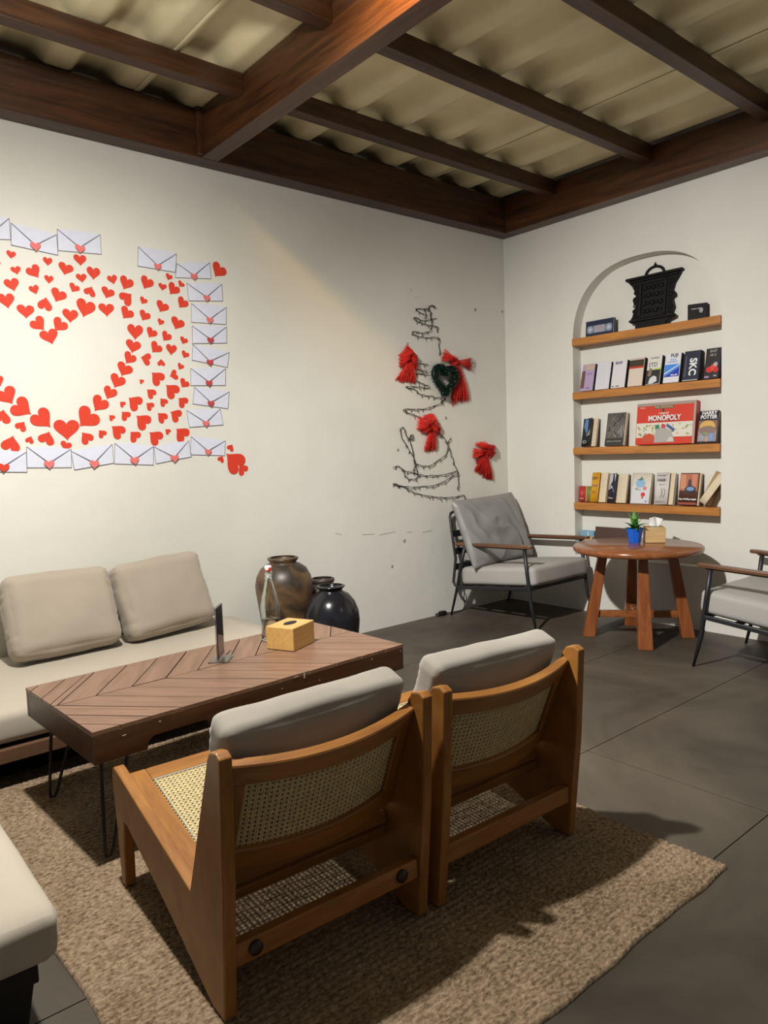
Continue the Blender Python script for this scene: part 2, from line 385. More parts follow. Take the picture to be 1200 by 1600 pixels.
# right wall with the arched niche
NL, NR, SILL, SPR, ARB, ND = -0.600, -1.628, 0.392, 1.84, 0.50, 0.092
def arch_z(y):
    t = abs((y-(NL+NR)/2)/((NL-NR)/2)); t = min(t, 1.0)
    return SPR+ARB*(1-t**2.4)**(1/2.4)
mb = MB(); T = 3.0
mb.add([(0, 0, 0), (0, NL, 0), (0, NL, T), (0, 0, T)], [(0, 1, 2, 3)])
mb.add([(0, NR, 0), (0, YW, 0), (0, YW, T), (0, NR, T)], [(0, 1, 2, 3)])
mb.add([(0, NL, 0), (0, NR, 0), (0, NR, SILL), (0, NL, SILL)], [(0, 1, 2, 3)])
K = 56
ys = [(NL+NR)/2+(NL-NR)/2*math.cos(math.pi*k/K) for k in range(K+1)]
for k in range(K):
    a, b = ys[k], ys[k+1]; za, zb = arch_z(a), arch_z(b)
    mb.add([(0, a, za), (0, b, zb), (0, b, T), (0, a, T)], [(0, 1, 2, 3)])
    mb.add([(0, a, za), (0, b, zb), (ND, b, zb), (ND, a, za)], [(0, 1, 2, 3)])
    mb.add([(ND, a, SILL), (ND, b, SILL), (ND, b, zb), (ND, a, za)], [(0, 1, 2, 3)])
for y in (NL, NR): mb.add([(0, y, SILL), (ND, y, SILL), (ND, y, SPR), (0, y, SPR)], [(0, 1, 2, 3)])
mb.add([(0, NL, SILL), (0, NR, SILL), (ND, NR, SILL), (ND, NL, SILL)], [(0, 1, 2, 3)])
mb.add([(0.2, 0, 0), (0.2, YW, 0), (0.2, YW, T), (0.2, 0, T)], [(0, 1, 2, 3)])
mb.add([(0, 0, T), (0.2, 0, T), (0.2, YW, T), (0, YW, T)], [(0, 1, 2, 3)])
mb.add([(0, YW, 0), (0.2, YW, 0), (0.2, YW, T), (0, YW, T)], [(0, 1, 2, 3)])
wr_ = mb.build('wall_right', 'plaster'); tag(wr_, 'cream plaster wall with a tall arched niche', kind='structure')
# ceiling: beams, purlins, corrugated sheets
ceil = thing('ceiling', 'open timber ceiling with khaki corrugated roof sheets', None, kind='structure')
def part(name, c, d, mat, bevel=0.004): return MB().box(c, d).build(name, mat, ceil, bevel=bevel)
BW = 0.112; BH = ROOF+0.0-H
part('wall_beam', (XW/2, -BW/2, H+BH/2), (-XW, BW-0.002, BH), 'beamx')
part('wall_beam', (-BW/2, YW/2-BW/2, H+BH/2), (BW-0.002, -YW-BW, BH), 'beamy')
part('main_beam', (-2.43, YW/2-BW/2, H+BH/2), (0.092, -YW-BW, BH), 'beamy')
part('main_beam', (-5.1, YW/2-BW/2, H+BH/2), (0.092, -YW-BW, BH), 'beamy')
part('cleat', (-2.49, -BW-0.014, H+BH/2+0.004), (0.028, 0.026, BH-0.01), 'beam', 0.002)
y = -0.525
while y > YW:
    part('purlin', (-(BW+2.384)/2, y, 2.885), (2.384-BW, 0.07, 0.09), 'beamx', 0.003)
    part('purlin', (-(2.476+5.054)/2, y, 2.885), (5.054-2.476, 0.07, 0.09), 'beamx', 0.003)
    y -= 0.70
def roof_z(x):
    s_ = 0.5+0.5*math.cos(2*math.pi*(x+0.36)/0.33)
    s_ = min(1, max(0, (s_-0.12)/0.72)); s_ = s_*s_*(3-2*s_)
    return ROOF+0.004+0.058*s_
edges = [0.02, -0.83, -1.82, -2.81, -3.80, -4.79, XW]
for k in range(len(edges)-1):
    x1, x0 = edges[k]+(0.03 if k else 0), edges[k+1]; n_ = int((x1-x0)/0.0165); up = 0.003 if k % 2 else 0.0
    def fn(u, v): 
        x = x0+(x1-x0)*u; return (x, 0.02+(YW-0.02)*v, roof_z(x)+up+0.004*(u > 0.97))
    MB().sheet(fn, n_, 10, (0, 0, 0.0018)).build('roof_sheet', 'roof', ceil, smooth=True)
# marks on the wall
for x, z, s_ in ((-0.322, 2.152, 1), (-0.029, 2.166, 0.8), (-0.65, 1.379, 0.9), (-1.106, 1.168, 0.9), (-1.075, 0.559, 1.1), (-1.19, 0.40, 0.8), (-0.99, 1.868, 0.7)):
    MB().box((x, -0.0015, z), (0.020*s_, 0.003, 0.018*s_), Matrix.Rotation(s_*2, 3, 'Y')).build('tape_scrap', plain('tape_residue', (0.33, 0.30, 0.25), 0.8), wl)
for x, z, L, a in ((-1.38, 0.632, 0.10, 4), (-1.22, 0.623, 0.14, -3), (-1.03, 0.612, 0.05, 6), (-0.86, 0.60, 0.09, -4), (-1.62, 0.66, 0.05, 20), (-0.94, 2.222, 0.02, 60), (-0.90, 2.18, 0.02, -20)):
    MB().box((x, -0.0008, z), (L, 0.0008, 0.0022), Matrix.Rotation(R(a), 3, 'Y')).build('scuff_mark', 'mark', wl)

# ================================================================== RUG
def make_rug():
    x0, x1, y0, y1 = -3.872, -2.392, -2.775, -0.70
    nx, ny = 420, 560
    u = np.linspace(0, 1, nx+1); v = np.linspace(0, 1, ny+1)
    U, V = np.meshgrid(u, v, indexing='ij')
    X = x0+(x1-x0)*U; Y = y0+(y1-y0)*V
    rng = np.random.default_rng(3)
    wob = (0.004*np.sin(V*34)+0.003*np.sin(V*61+1))*np.clip((U-0.85)/0.15, 0, 1)**2
    Xw = X+wob+0.005*np.sin(V*23)*np.clip((0.15-U)/0.15, 0, 1)**2
    Yw = Y+(0.003*np.sin(U*19)+0.002*np.sin(U*47))*np.clip((0.12-V)/0.12, 0, 1)**2
    row = 0.5+0.5*np.cos(2*np.pi*Y/0.021)
    knot = 0.5+0.5*np.cos(2*np.pi*(X/0.017+0.5*np.floor(Y/0.021)))
    Z = 0.0070+0.0050*np.sqrt(row+0.01)*(0.45+0.55*knot)+rng.normal(0, 0.0008, X.shape)
    edge = np.minimum(np.minimum(U, 1-U)*1.48, np.minimum(V, 1-V)*2.07)
    Z = np.where(edge < 0.002, 0.001, Z)
    vs = np.stack([Xw, Yw, Z], -1).reshape(-1, 3)
    i, j = np.meshgrid(np.arange(nx), np.arange(ny), indexing='ij'); a = (i*(ny+1)+j).ravel()
    fs = np.stack([a, a+ny+1, a+ny+2, a+1], -1)
    me = bpy.data.meshes.new('jute_rug')
    me.vertices.add(len(vs)); me.vertices.foreach_set('co', vs.ravel())
    me.loops.add(fs.size); me.loops.foreach_set('vertex_index', fs.ravel())
    me.polygons.add(len(fs)); me.polygons.foreach_set('loop_start', np.arange(0, fs.size, 4)); me.polygons.foreach_set('loop_total', np.full(len(fs), 4))
    me.update(); me.validate(); me.materials.append(MT['jute'])
    o = bpy.data.objects.new('jute_rug', me); COL.objects.link(o)
    tag(o, 'braided natural jute rug under the coffee table and cane chairs', 'rug')
make_rug()
RUGZ = 0.0135

# ================================================================== SOFA AND BENCH
def slab_cushion(dx, dy, dz, r, seed, crown=0.012): return rounded(dx, dy, dz, r, 16, (0.004, 0.006, crown), 0.003, 5, seed)
sofa = thing('daybed_sofa', 'low beige daybed sofa along the wall below the paper hearts', 'sofa', (-3.50, -0.43, 0))
slab_cushion(2.16, 0.83, 0.128, 0.035, 1, 0.004).build('seat_cushion', 'seatbeige', sofa, True, loc=(0.02, 0.005, 0.230))
MB().box((0, -0.412, 0.135), (2.20, 0.025, 0.05)).build('front_rail', 'sofabase', sofa, bevel=0.003)
MB().box((0, 0.412, 0.135), (2.20, 0.025, 0.05)).build('back_rail', 'sofabase', sofa, bevel=0.003)
for s_ in (-1, 1): MB().box((s_*1.0875, 0, 0.135), (0.025, 0.79, 0.05)).build('side_rail', 'sofabase', sofa, bevel=0.003)
MB().box((0, 0, 0.152), (2.14, 0.79, 0.015)).build('deck', 'darkvoid', sofa)
for x in (-0.9, 0.0, 0.95):
    for y in (-0.20, 0.36): MB().box((x, y, 0.06), (0.06, 0.06, 0.12)).build('leg', 'darkvoid', sofa, bevel=0.003)
def pillow(name, label, wdt, hgt, thk, loc, rot, mat, seed, group=None, wr=0.004, cat='cushion', wscale=9, rr=0.42):
    o = rounded(wdt, thk, hgt, min(thk*rr, 0.05), 26, (0.006, thk*0.16, 0.010), wr, wscale, seed, 0.03).build(name, mat, None, True)
    o.location = loc; o.rotation_euler = rot; tag(o, label, cat, group); return o
pillow('back_cushion', 'beige back cushion at the left end of the sofa', 0.468, 0.365, 0.15, (-3.342, -0.205, 0.488), (R(-24), R(1), R(4)), 'beige', 2, 'back cushions on the sofa')
pillow('back_cushion', 'beige back cushion on the sofa nearest the clay jars', 0.462, 0.365, 0.15, (-2.850, -0.180, 0.490), (R(-21), R(-2.5), R(8)), 'beige', 5, 'back cushions on the sofa')
bench = thing('padded_bench', 'beige padded bench with dark legs cut off at the lower left', 'bench', (-4.285, -1.715, 0))
slab_cushion(0.70, 0.94, 0.11, 0.035, 4, 0.012).build('seat_cushion', 'seatbeige', bench, True, loc=(0, 0, 0.245))
MB().box((0, 0, 0.165), (0.62, 0.86, 0.045)).build('seat_frame', 'darkvoid', bench, bevel=0.003)
for sx in (-1, 1):
    for sy in (-1, 1): MB().bar((sx*0.265, sy*0.375, 0.145), (sx*0.255, sy*0.365, 0.0), 0.08, 0.08, (0, 1, 0), 0.06, 0.06).build('leg', 'darkvoid', bench, bevel=0.003)

# ================================================================== COFFEE TABLE
TR = R(2.6); TL_, TW_, TZ = 1.215, 0.585, 0.41
ct = thing('coffee_table', 'low coffee table with chevron plank top and black hairpin legs', 'table', (-3.67, -1.59, RUGZ), TR)
tz = TZ-RUGZ
def clip(poly, a, b, c):     # keep a*x+b*y<=c
    out = []
    for i in range(len(poly)):
        p, q = poly[i], poly[(i+1) % len(poly)]; dp, dq = a*p[0]+b*p[1]-c, a*q[0]+b*q[1]-c
        if dp <= 0: out.append(p)
        if dp*dq < 0:
            t = dp/(dp-dq); out.append((p[0]+t*(q[0]-p[0]), p[1]+t*(q[1]-p[1])))
    return out
def area(p): return abs(sum(p[i][0]*p[(i+1) % len(p)][1]-p[(i+1) % len(p)][0]*p[i][1] for i in range(len(p))))/2
MID = 0.315; SL = 0.83; G = 0.0019
MB().box((TL_/2, TW_/2, tz-0.018), (TL_-0.006, TW_-0.006, 0.012)).build('top_board', 'groove', ct)
bounds = [-0.42, -0.30, -0.18, -0.09, -0.02]+[0.012+0.121*k for k in range(12)]
for half in (0, 1):
    for k in range(len(bounds)-1):
        a, b = bounds[k], bounds[k+1]
        if half: lo, hi, sg = MID+G, TW_, 1
        else: lo, hi, sg = 0.0, MID-G, -1
        # strip between lines x = a + SL*|y-MID| and x = b + SL*|y-MID|
        poly = [(0, lo), (TL_, lo), (TL_, hi), (0, hi)]
        g = G*math.hypot(1, SL)
        poly = clip(poly, -1, sg*SL, -(a+g)+sg*SL*MID)
        if len(poly) > 2: poly = clip(poly, 1, -sg*SL, (b-g)-sg*SL*MID)
        if len(poly) < 3 or area(poly) < 2e-4: continue
        dz = random.uniform(-0.0006, 0.0006)
        ang = math.atan2(sg, SL)      # board direction
        cx, cy = sum(p[0] for p in poly)/len(poly), sum(p[1] for p in poly)/len(poly)
        ca, sa = math.cos(-ang), math.sin(-ang)
        loc = [((p[0]-cx)*ca-(p[1]-cy)*sa, (p[0]-cx)*sa+(p[1]-cy)*ca, 0) for p in poly]
        MB().prism(loc, (0, 0, 0.012)).build('plank', 'plank', ct, loc=(cx, cy, tz-0.012+dz), rot=(0, 0, ang))
def apron(L, notches, full, cutz):
    pts = [(0, -0.012), (0, -full)]
    for (a, b) in notches:
        pts += [(a, -full), (a+0.006, -cutz-0.012), (a+0.02, -cutz), (b-0.02, -cutz), (b-0.006, -cutz-0.012), (b, -full)]
    return pts+[(L, -full), (L, -0.012)]
fa = apron(TL_, [(0.158, 0.372), (0.80, 0.985)], 0.098, 0.062)
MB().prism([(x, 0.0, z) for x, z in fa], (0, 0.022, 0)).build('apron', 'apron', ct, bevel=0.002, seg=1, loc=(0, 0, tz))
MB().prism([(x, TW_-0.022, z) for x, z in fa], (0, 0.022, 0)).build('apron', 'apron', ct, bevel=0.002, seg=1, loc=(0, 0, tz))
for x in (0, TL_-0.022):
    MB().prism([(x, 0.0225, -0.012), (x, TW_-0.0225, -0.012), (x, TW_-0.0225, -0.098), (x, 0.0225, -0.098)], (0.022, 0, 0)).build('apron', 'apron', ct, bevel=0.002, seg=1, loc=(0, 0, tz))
chips = MB()
for x, z, L in ((0.70, -0.004, 0.03), (1.05, -0.02, 0.008), (0.64, -0.03, 0.006), (0.09, -0.03, 0.02), (0.2, -0.02, 0.012), (1.2, -0.02, 0.006), (0.8, -0.04, 0.006), (0.5, -0.05, 0.005)):
    chips.box((x, -0.0003, z+tz-0.004), (L*0.6, 0.0010, 0.0025))
chips.box((0.735, -0.0006, tz-0.012), (0.005, 0.0014, 0.018))
c_ = chips.build('paint_chip', plain('chipped_paint', (0.55, 0.45, 0.37), 0.8), ct); c_['kind'] = 'stuff'
for x, y, ox, oy in ((0.10, 0.09, -0.065, -0.055), (TL_-0.14, 0.09, 0.05, -0.055), (0.10, TW_-0.09, -0.05, 0.055), (TL_-0.14, TW_-0.09, 0.05, 0.055)):
    t_ = tz-0.024; f_ = (x+ox, y+oy, 0.006)
    a, b = (x-0.035, y+0.03, t_), (x+0.045, y-0.02, t_)
    pa = [a]+[(a[0]+(f_[0]-0.010-a[0])*t, a[1]+(f_[1]-a[1])*t, a[2]+(0.02-a[2])*t) for t in (0.5, 0.98)]
    pb = [(b[0]+(f_[0]+0.014-b[0])*t, b[1]+(f_[1]-b[1])*t, b[2]+(0.02-b[2])*t) for t in (0.98, 0.5)]+[b]
    MB().tube(pa+[(f_[0]-0.005, f_[1], 0.008), (f_[0]+0.006, f_[1], 0.007)]+pb, 0.0055, 8).build('hairpin_leg', 'frame', ct, True)

# ---- things on the coffee table
# tissue box
def tissue_box(name, label, loc, rotz, d, mat, hole=(0.05, 0.026), group=None):
    t = thing(name, label, 'tissue box', loc, rotz, group)
    MB().box((0, 0, d[2]/2), d).build('box_body', mat, t, bevel=0.003)
    n = 20; poly = [(hole[0]/2*math.cos(2*math.pi*k/n), hole[1]/2*math.sin(2*math.pi*k/n), d[2]+0.0002) for k in range(n)]
    MB().prism(poly, (0, 0, 0.0008)).build('slot', 'hole', t)
    return t
tissue_box('tissue_box', 'bamboo tissue box on the coffee table beside the glass bottle', (-2.773, -1.222, TZ+0.001), R(24), (0.155, 0.126, 0.09), 'bamboo', (0.075, 0.042))
# swing-top bottle
b = thing('glass_bottle', 'clear swing-top glass bottle with a little water', 'bottle', (-2.783, -1.090, TZ+0.001))
prof = [(0.001, 0.004), (0.034, 0.0), (0.0385, 0.006), (0.039, 0.03), (0.0395, 0.12), (0.038, 0.145), (0.030, 0.185), (0.020, 0.222), (0.0145, 0.25), (0.013, 0.27), (0.016, 0.274), (0.016, 0.284), (0.0125, 0.287)]
inn = [(0.0105, 0.287), (0.0105, 0.27), (0.012, 0.25), (0.0175, 0.222), (0.0275, 0.185), (0.0355, 0.145), (0.037, 0.12), (0.0365, 0.03), (0.035, 0.010), (0.001, 0.009)]
MB().lathe(prof+inn, 40).build('bottle_body', 'glass', b, True)
MB().lathe([(0.001, 0.0096), (0.0345, 0.0103), (0.0361, 0.03), (0.0366, 0.088), (0.001, 0.088)], 40).build('water', 'water', b, True)
st = MB().lathe([(0.0105, 0.286), (0.0145, 0.292), (0.0145, 0.303), (0.010, 0.308)], 20).build('stopper', 'stopper', b, True)
MB().lathe([(0.0125, 0.2872), (0.0152, 0.288), (0.0152, 0.2915), (0.0125, 0.292)], 20).build('gasket', 'gasket', st, True)
MB().box((0, -0.0147, 0.297), (0.014, 0.002, 0.010)).build('stopper_mark', 'gasket', st)
for s_ in (-1, 1):
    MB().tube([(0, 0.0, 0.307), (s_*0.014, 0, 0.302), (s_*0.0175, 0, 0.285), (s_*0.0175, 0.002, 0.262), (s_*0.013, 0.008, 0.250), (s_*0.0205, 0.004, 0.262)], 0.0011, 6).build('wire_bail', 'steel', b, True)
MB().tube([(0.0158*math.cos(a*math.pi/8), 0.0158*math.sin(a*math.pi/8), 0.266) for a in range(16)], 0.0012, 6, True).build('wire_collar', 'steel', b, True)
# acrylic menu stand
sg = thing('menu_stand', 'clear acrylic menu stand with a dark printed card', 'menu stand', (-3.065, -1.195, TZ+0.001), R(50))
MB().box((0, 0, 0.002), (0.105, 0.075, 0.003)).build('base_plate', 'acrylic', sg, bevel=0.0008, seg=1)
MB().box((0, -0.003, 0.105), (0.10, 0.0018, 0.20)).build('front_pane', 'acrylic', sg)
MB().box((0, 0.003, 0.105), (0.10, 0.0018, 0.20)).build('back_pane', 'acrylic', sg)
MB().box((0, 0, 0.106), (0.095, 0.0022, 0.19)).build('menu_card', plain('dark_card', (0.045, 0.035, 0.045), 0.5, var=0.5, vscale=25), sg)

# ================================================================== CANE CHAIRS
def cane_panel(name, W, L, fn, parent, pitch=0.0128):
    """octagonal woven cane: doubled warp and weft plus both diagonals; fn(u,v,h) maps to 3D"""
    mb = MB()
    def ribbon(p, q, wd, h):
        n = max(1, int(math.hypot(q[0]-p[0], q[1]-p[1])/0.03)); dx, dy = q[0]-p[0], q[1]-p[1]; ln = math.hypot(dx, dy)
        nx, ny = -dy/ln*wd/2, dx/ln*wd/2; vs = []; fs = []
        for i in range(n+1):
            t = i/n; x, y = p[0]+dx*t, p[1]+dy*t
            vs += [fn(x+nx, y+ny, h), fn(x-nx, y-ny, h), fn(x-nx, y-ny, h-0.0009), fn(x+nx, y+ny, h-0.0009)]
        for i in range(n):
            a = 4*i
            for k in range(4): fs.append((a+k, a+(k+1) % 4, a+4+(k+1) % 4, a+4+k))
        mb.add(vs, fs)
    k = pitch/2
    while k < W:
        for o in (-0.0022, 0.0022): ribbon((k+o, 0), (k+o, L), 0.0029, 0.0)
        k += pitch
    k = pitch/2
    while k < L:
        for o in (-0.0022, 0.0022): ribbon((0, k+o), (W, k+o), 0.0029, 0.0008)
        k += pitch
    for sgn, h in ((1, 0.0016), (-1, 0.0022)):
        d = -L
        while d < W+L:
            # line x - sgn*y = d (sgn=1) or x + y = d
            pts = []
            for y_ in (0, L):
                x_ = d+y_ if sgn == 1 else d-y_
                pts.append((x_, y_))
            (xa, ya), (xb, yb) = pts
            def at(xv):
                t = (xv-xa)/(xb-xa); return (xv, ya+t*(yb-ya))
            p, q = pts
            if p[0] > q[0]: p, q = q, p
            if q[0] > 0 and p[0] < W:
                if p[0] < 0: p = at(0)
                if q[0] > W: q = at(W)
                if abs(q[0]-p[0]) > 0.004: ribbon(p, q, 0.0026, h)
            d += pitch
    o = mb.build(name, 'cane', parent); o['kind'] = 'stuff'; return o
def make_cane_chair():
    t = thing('cane_chair', '', 'chair')
    HW = 0.2605; TH = 0.029
    prof = [(-0.004, 0.0), (0.052, 0.0), (0.30, 0.098), (0.565, 0.19), (0.588, 0.19), (0.603, 0.10), (0.608, 0.0), (0.640, 0.0), (0.652, 0.15), (0.668, 0.29), (0.664, 0.314), (0.650, 0.324), (0.632, 0.322), (0.145, 0.214), (0.012, 0.552), (-0.002, 0.572), (-0.030, 0.578), (-0.048, 0.568), (-0.034, 0.30)]
    for s_ in (-1, 1):
        MB().prism([(s_*HW-TH/2, y, z) for y, z in prof], (TH, 0, 0)).build('side_panel', 'teak', t, bevel=0.004)
    ix = HW-TH/2-0.0005
    # seat: slopes down to the back, just under the panel's upper edge
    sf, sb = Vector((0, 0.636, 0.300)), Vector((0, 0.115, 0.188)); sd = (sf-sb); SLn = sd.length; sd.normalize(); sn = Vector((1, 0, 0)).cross(sd)
    def S(x, y, h): p = sb+sd*y+sn*h; return (x, p.y, p.z)
    def seatbar(name, x0, x1, y0, y1, mat):
        mb = MB(); mb.add([S(x0, y0, 0), S(x1, y0, 0), S(x1, y1, 0), S(x0, y1, 0), S(x0, y0, -0.028), S(x1, y0, -0.028), S(x1, y1, -0.028), S(x0, y1, -0.028)], [(0, 1, 2, 3), (4, 5, 6, 7), (0, 1, 5, 4), (1, 2, 6, 5), (2, 3, 7, 6), (3, 0, 4, 7)])
        return mb.build(name, mat, t, bevel=0.003)
    sr = 0.052
    for s_ in (-1, 1): seatbar('seat_rail', min(s_*ix, s_*(ix-sr)), max(s_*ix, s_*(ix-sr)), 0.0, SLn, 'teak')
    seatbar('seat_rail', -ix+sr, ix-sr, SLn-0.055, SLn, 'teakx'); seatbar('seat_rail', -ix+sr, ix-sr, 0, 0.05, 'teakx')
    cw, cl = 2*(ix-sr), SLn-0.105
    cane_panel('seat_cane', cw, cl, lambda u, v, h: S(u-cw/2, 0.05+v, h-0.004), t)
    sp = MB(); 
    sp.tube([S(-cw/2+0.004, 0.054, -0.001), S(cw/2-0.004, 0.054, -0.001), S(cw/2-0.004, cl+0.046, -0.001), S(-cw/2+0.004, cl+0.046, -0.001)], 0.003, 6, True)
    sp.build('cane_spline', 'canegrey', t, True)
    # backrest: bowed rearwards across its width, top leaning back
    bt, bb = Vector((0, 0.012, 0.545)), Vector((0, 0.122, 0.268)); bd = (bt-bb); BL = bd.length; bd.normalize(); bn = bd.cross(Vector((1, 0, 0)))  # points to the sitter? set below
    if bn.y < 0: bn = -bn
    def B(x, y, h):
        bow = 0.042*(1-(x/ix)**2); p = bb+bd*y+bn*(h-bow); return (x, p.y, p.z)
    def backbar(name, x0, x1, y0, y1, mat, dep=0.026, sag=0.0):
        n = 16; mb = MB()
        rings = []
        for i in range(n+1):
            x = x0+(x1-x0)*i/n; sg_ = -sag*(1-(x/ix)**2)
            rings.append([B(x, y0+sg_, 0), B(x, y1+sg_, 0), B(x, y1+sg_, -dep), B(x, y0+sg_, -dep)])
        vs = [v for r_ in rings for v in r_]; fs = [(0, 1, 2, 3), tuple(4*n+k for k in (3, 2, 1, 0))]
        for i in range(n):
            for k in range(4): fs.append((4*i+k, 4*i+(k+1) % 4, 4*i+4+(k+1) % 4, 4*i+4+k))
        return mb.add(vs, fs).build(name, mat, t, bevel=0.003, seg=1)
    backbar('back_rail', -ix, ix, BL-0.052, BL, 'teakx', 0.028); backbar('back_rail', -ix, ix, 0.0, 0.062, 'teakx', 0.028)
    for s_ in (-1, 1): backbar('back_stile', min(s_*ix, s_*(ix-0.045)), max(s_*ix, s_*(ix-0.045)), 0.062, BL-0.052, 'teak', 0.026)
    pw, pl_ = 2*(ix-0.045), BL-0.114
    cane_panel('back_cane', pw, pl_, lambda u, v, h: B(u-pw/2, 0.062+v, h-0.014), t)
    # rear stretcher with bolts, and one under the seat front
    st_ = MB().box((0, 0.004, 0.130), (2*ix, 0.026, 0.050)).build('stretcher', 'teakx', t, bevel=0.004)
    for x in (-0.200, 0.192):
        MB().lathe([(0.001, 0.0), (0.016, 0.0), (0.016, 0.006), (0.011, 0.010), (0.001, 0.0105)], 16).build('bolt', 'bolt', st_, True, loc=(x, -0.009, 0.132), rot=(R(90), 0, 0))
    MB().box((0, 0.13, 0.215), (2*ix, 0.03, 0.035)).build('stretcher', 'teakx', t, bevel=0.004)
    MB().box((0, 0.60, 0.235), (2*ix, 0.026, 0.045)).build('stretcher', 'teakx', t, bevel=0.004)
    return t
ch = make_cane_chair()
spots = [(-3.407, -2.352, -2.6, 'honey wood cane chair nearest the camera, left of the pair'), (-2.825, -2.380, -2.0, 'honey wood cane chair on the right of the pair, farther from the bench')]
for i, (x, y, a, lb) in enumerate(spots):
    c = ch if i == 0 else copy_tree(ch)
    c.location = (x, y, RUGZ); c.rotation_euler = (0, 0, R(a)); c['label'] = lb; c['group'] = 'cane chairs on the rug'
    ca, sa = math.cos(R(a)), math.sin(R(a))
    px, py = (0.008, 0.110) if i == 0 else (-0.004, 0.112)
    pillow('chair_cushion', ['grey velvet cushion leaning in the left cane chair', 'grey velvet cushion leaning in the right cane chair'][i], 0.468, 0.365, 0.092,
           (x+px*ca-py*sa, y+px*sa+py*ca, 0.437+RUGZ), (R(21), R(1.5 if i else -1.0), R(a)), 'greyvelvet', 11+i, 'cushions in the cane chairs', 0.003, rr=0.30)
    if i == 1:
        for p_ in c.children:
            for g_ in list(p_.children):
                if g_.name.startswith('bolt'): bpy.data.objects.remove(g_)

# ================================================================== CLAY JARS
def jar(name, label, loc, prof, mat):
    inn_ = [(max(0.004, r-0.010), z) for r, z in prof[::-1]][1:-1]
    o = MB().lathe(prof+[(prof[-1][0]-0.010, prof[-1][1])]+inn_+[(0.004, 0.012)], 48).build(name, mat, None, True); o.location = loc
    return tag(o, label, 'jar', 'clay jars by the wall')
jar('clay_jar', 'tall brown clay jar standing behind the glass bottle', (-2.14, -0.175, 0.0), [(0.004, 0), (0.105, 0), (0.112, 0.02), (0.128, 0.15), (0.142, 0.28), (0.158, 0.40), (0.160, 0.44), (0.152, 0.485), (0.128, 0.53), (0.096, 0.553), (0.076, 0.560), (0.074, 0.568), (0.086, 0.582), (0.086, 0.590), (0.078, 0.592)], 'brownjar')
jar('clay_jar', 'dark brown clay jar half hidden behind the black jar', (-1.86, -0.150, 0.0), [(0.004, 0), (0.075, 0), (0.08, 0.02), (0.098, 0.13), (0.110, 0.25), (0.109, 0.31), (0.098, 0.36), (0.078, 0.39), (0.063, 0.398), (0.063, 0.405), (0.070, 0.412), (0.072, 0.428), (0.066, 0.432)], 'umberjar')
jar('clay_jar', 'round glossy black jar in front of the other jars', (-2.06, -0.51, 0.0), [(0.004, 0), (0.085, 0), (0.09, 0.015), (0.118, 0.10), (0.142, 0.20), (0.150, 0.275), (0.145, 0.325), (0.126, 0.375), (0.096, 0.413), (0.064, 0.430), (0.060, 0.440), (0.072, 0.452), (0.078, 0.458), (0.070, 0.461)], 'darkjar')

# ================================================================== ROUND TABLE
TABZ = 0.555; tc_ = (-0.372, -1.302)
rt = thing('round_table', 'round red-brown wooden table with four splayed legs', 'table', (tc_[0], tc_[1], 0), R(-6))
MB().lathe([(0.001, TABZ-0.036), (0.358, TABZ-0.036), (0.368, TABZ-0.030), (0.372, TABZ-0.018), (0.370, TABZ-0.006), (0.362, TABZ), (0.001, TABZ)], 72).build('table_top', 'roundtop', rt, True)
for k in range(2):
    a = R(45+90*k); d = Vector((math.cos(a), math.sin(a), 0))
    MB().bar(d*-0.24+Vector((0, 0, TABZ-0.056-0.0*k)), d*0.24+Vector((0, 0, TABZ-0.056)), 0.05, 0.036 if k else 0.034).build('bearer', 'roundleg', rt, bevel=0.003)
    MB().bar(d*-0.245+Vector((0, 0, 0.135+0.002*k)), d*0.245+Vector((0, 0, 0.135+0.002*k)), 0.034, 0.042-0.002*k).build('stretcher', 'roundtop', rt, bevel=0.004)
for k in range(4):
    a = R(45+90*k); d = Vector((math.cos(a), math.sin(a), 0)); s_ = Vector((-d.y, d.x, 0))
    mb = MB(); top, bot = d*0.195+Vector((0, 0, TABZ-0.037)), d*0.285
    vs = []
    for c0, hw, hd in ((bot, 0.040, 0.036), (top, 0.026, 0.026)):
        for i, j in ((-1, -1), (1, -1), (1, 1), (-1, 1)): vs.append(c0+s_*i*hw+d*j*hd)
    mb.add(vs, [(0, 1, 2, 3), (7, 6, 5, 4), (0, 4, 5, 1), (1, 5, 6, 2), (2, 6, 7, 3), (3, 7, 4, 0)])
    mb.build('leg', 'roundleg', rt, bevel=0.004)
# plant in a blue pot
pl = thing('potted_plant', 'small green plant in a blue pot on the round table', 'plant', (-0.300, -1.243, TABZ+0.0005), R(20))
mb = MB(); n = 8
pr = [(0.034, 0.0), (0.050, 0.084), (0.050, 0.088), (0.045, 0.088), (0.043, 0.076), (0.002, 0.076)]
MB().lathe([(0.001, 0)]+pr, 8).build('pot', 'bluepot', pl)
MB().lathe([(0.001, 0.070), (0.0425, 0.070), (0.0425, 0.0785), (0.001, 0.080)], 8).build('soil', 'soil', pl)
def leaf(L, wd, lean, az, bend, mat, z0=0.078, tw=0.0):
    def f(u, v):
        s_ = u*L; wdt = wd*math.sin(math.pi*min(1, 0.08+0.92*u)**0.8)*(1 if u < 0.999 else 0)
        a = lean+bend*u; r = 0.006+s_*math.sin(a); z = z0+s_*math.cos(a)
        t = (v-0.5)*2*wdt; cup = 0.25*abs(t)
        x, y = r, t
        return (x*math.cos(az)-y*math.sin(az), x*math.sin(az)+y*math.cos(az), z+cup)
    MB().sheet(f, 9, 4, (0, 0, 0.0008)).build('leaf', mat, pl, True)
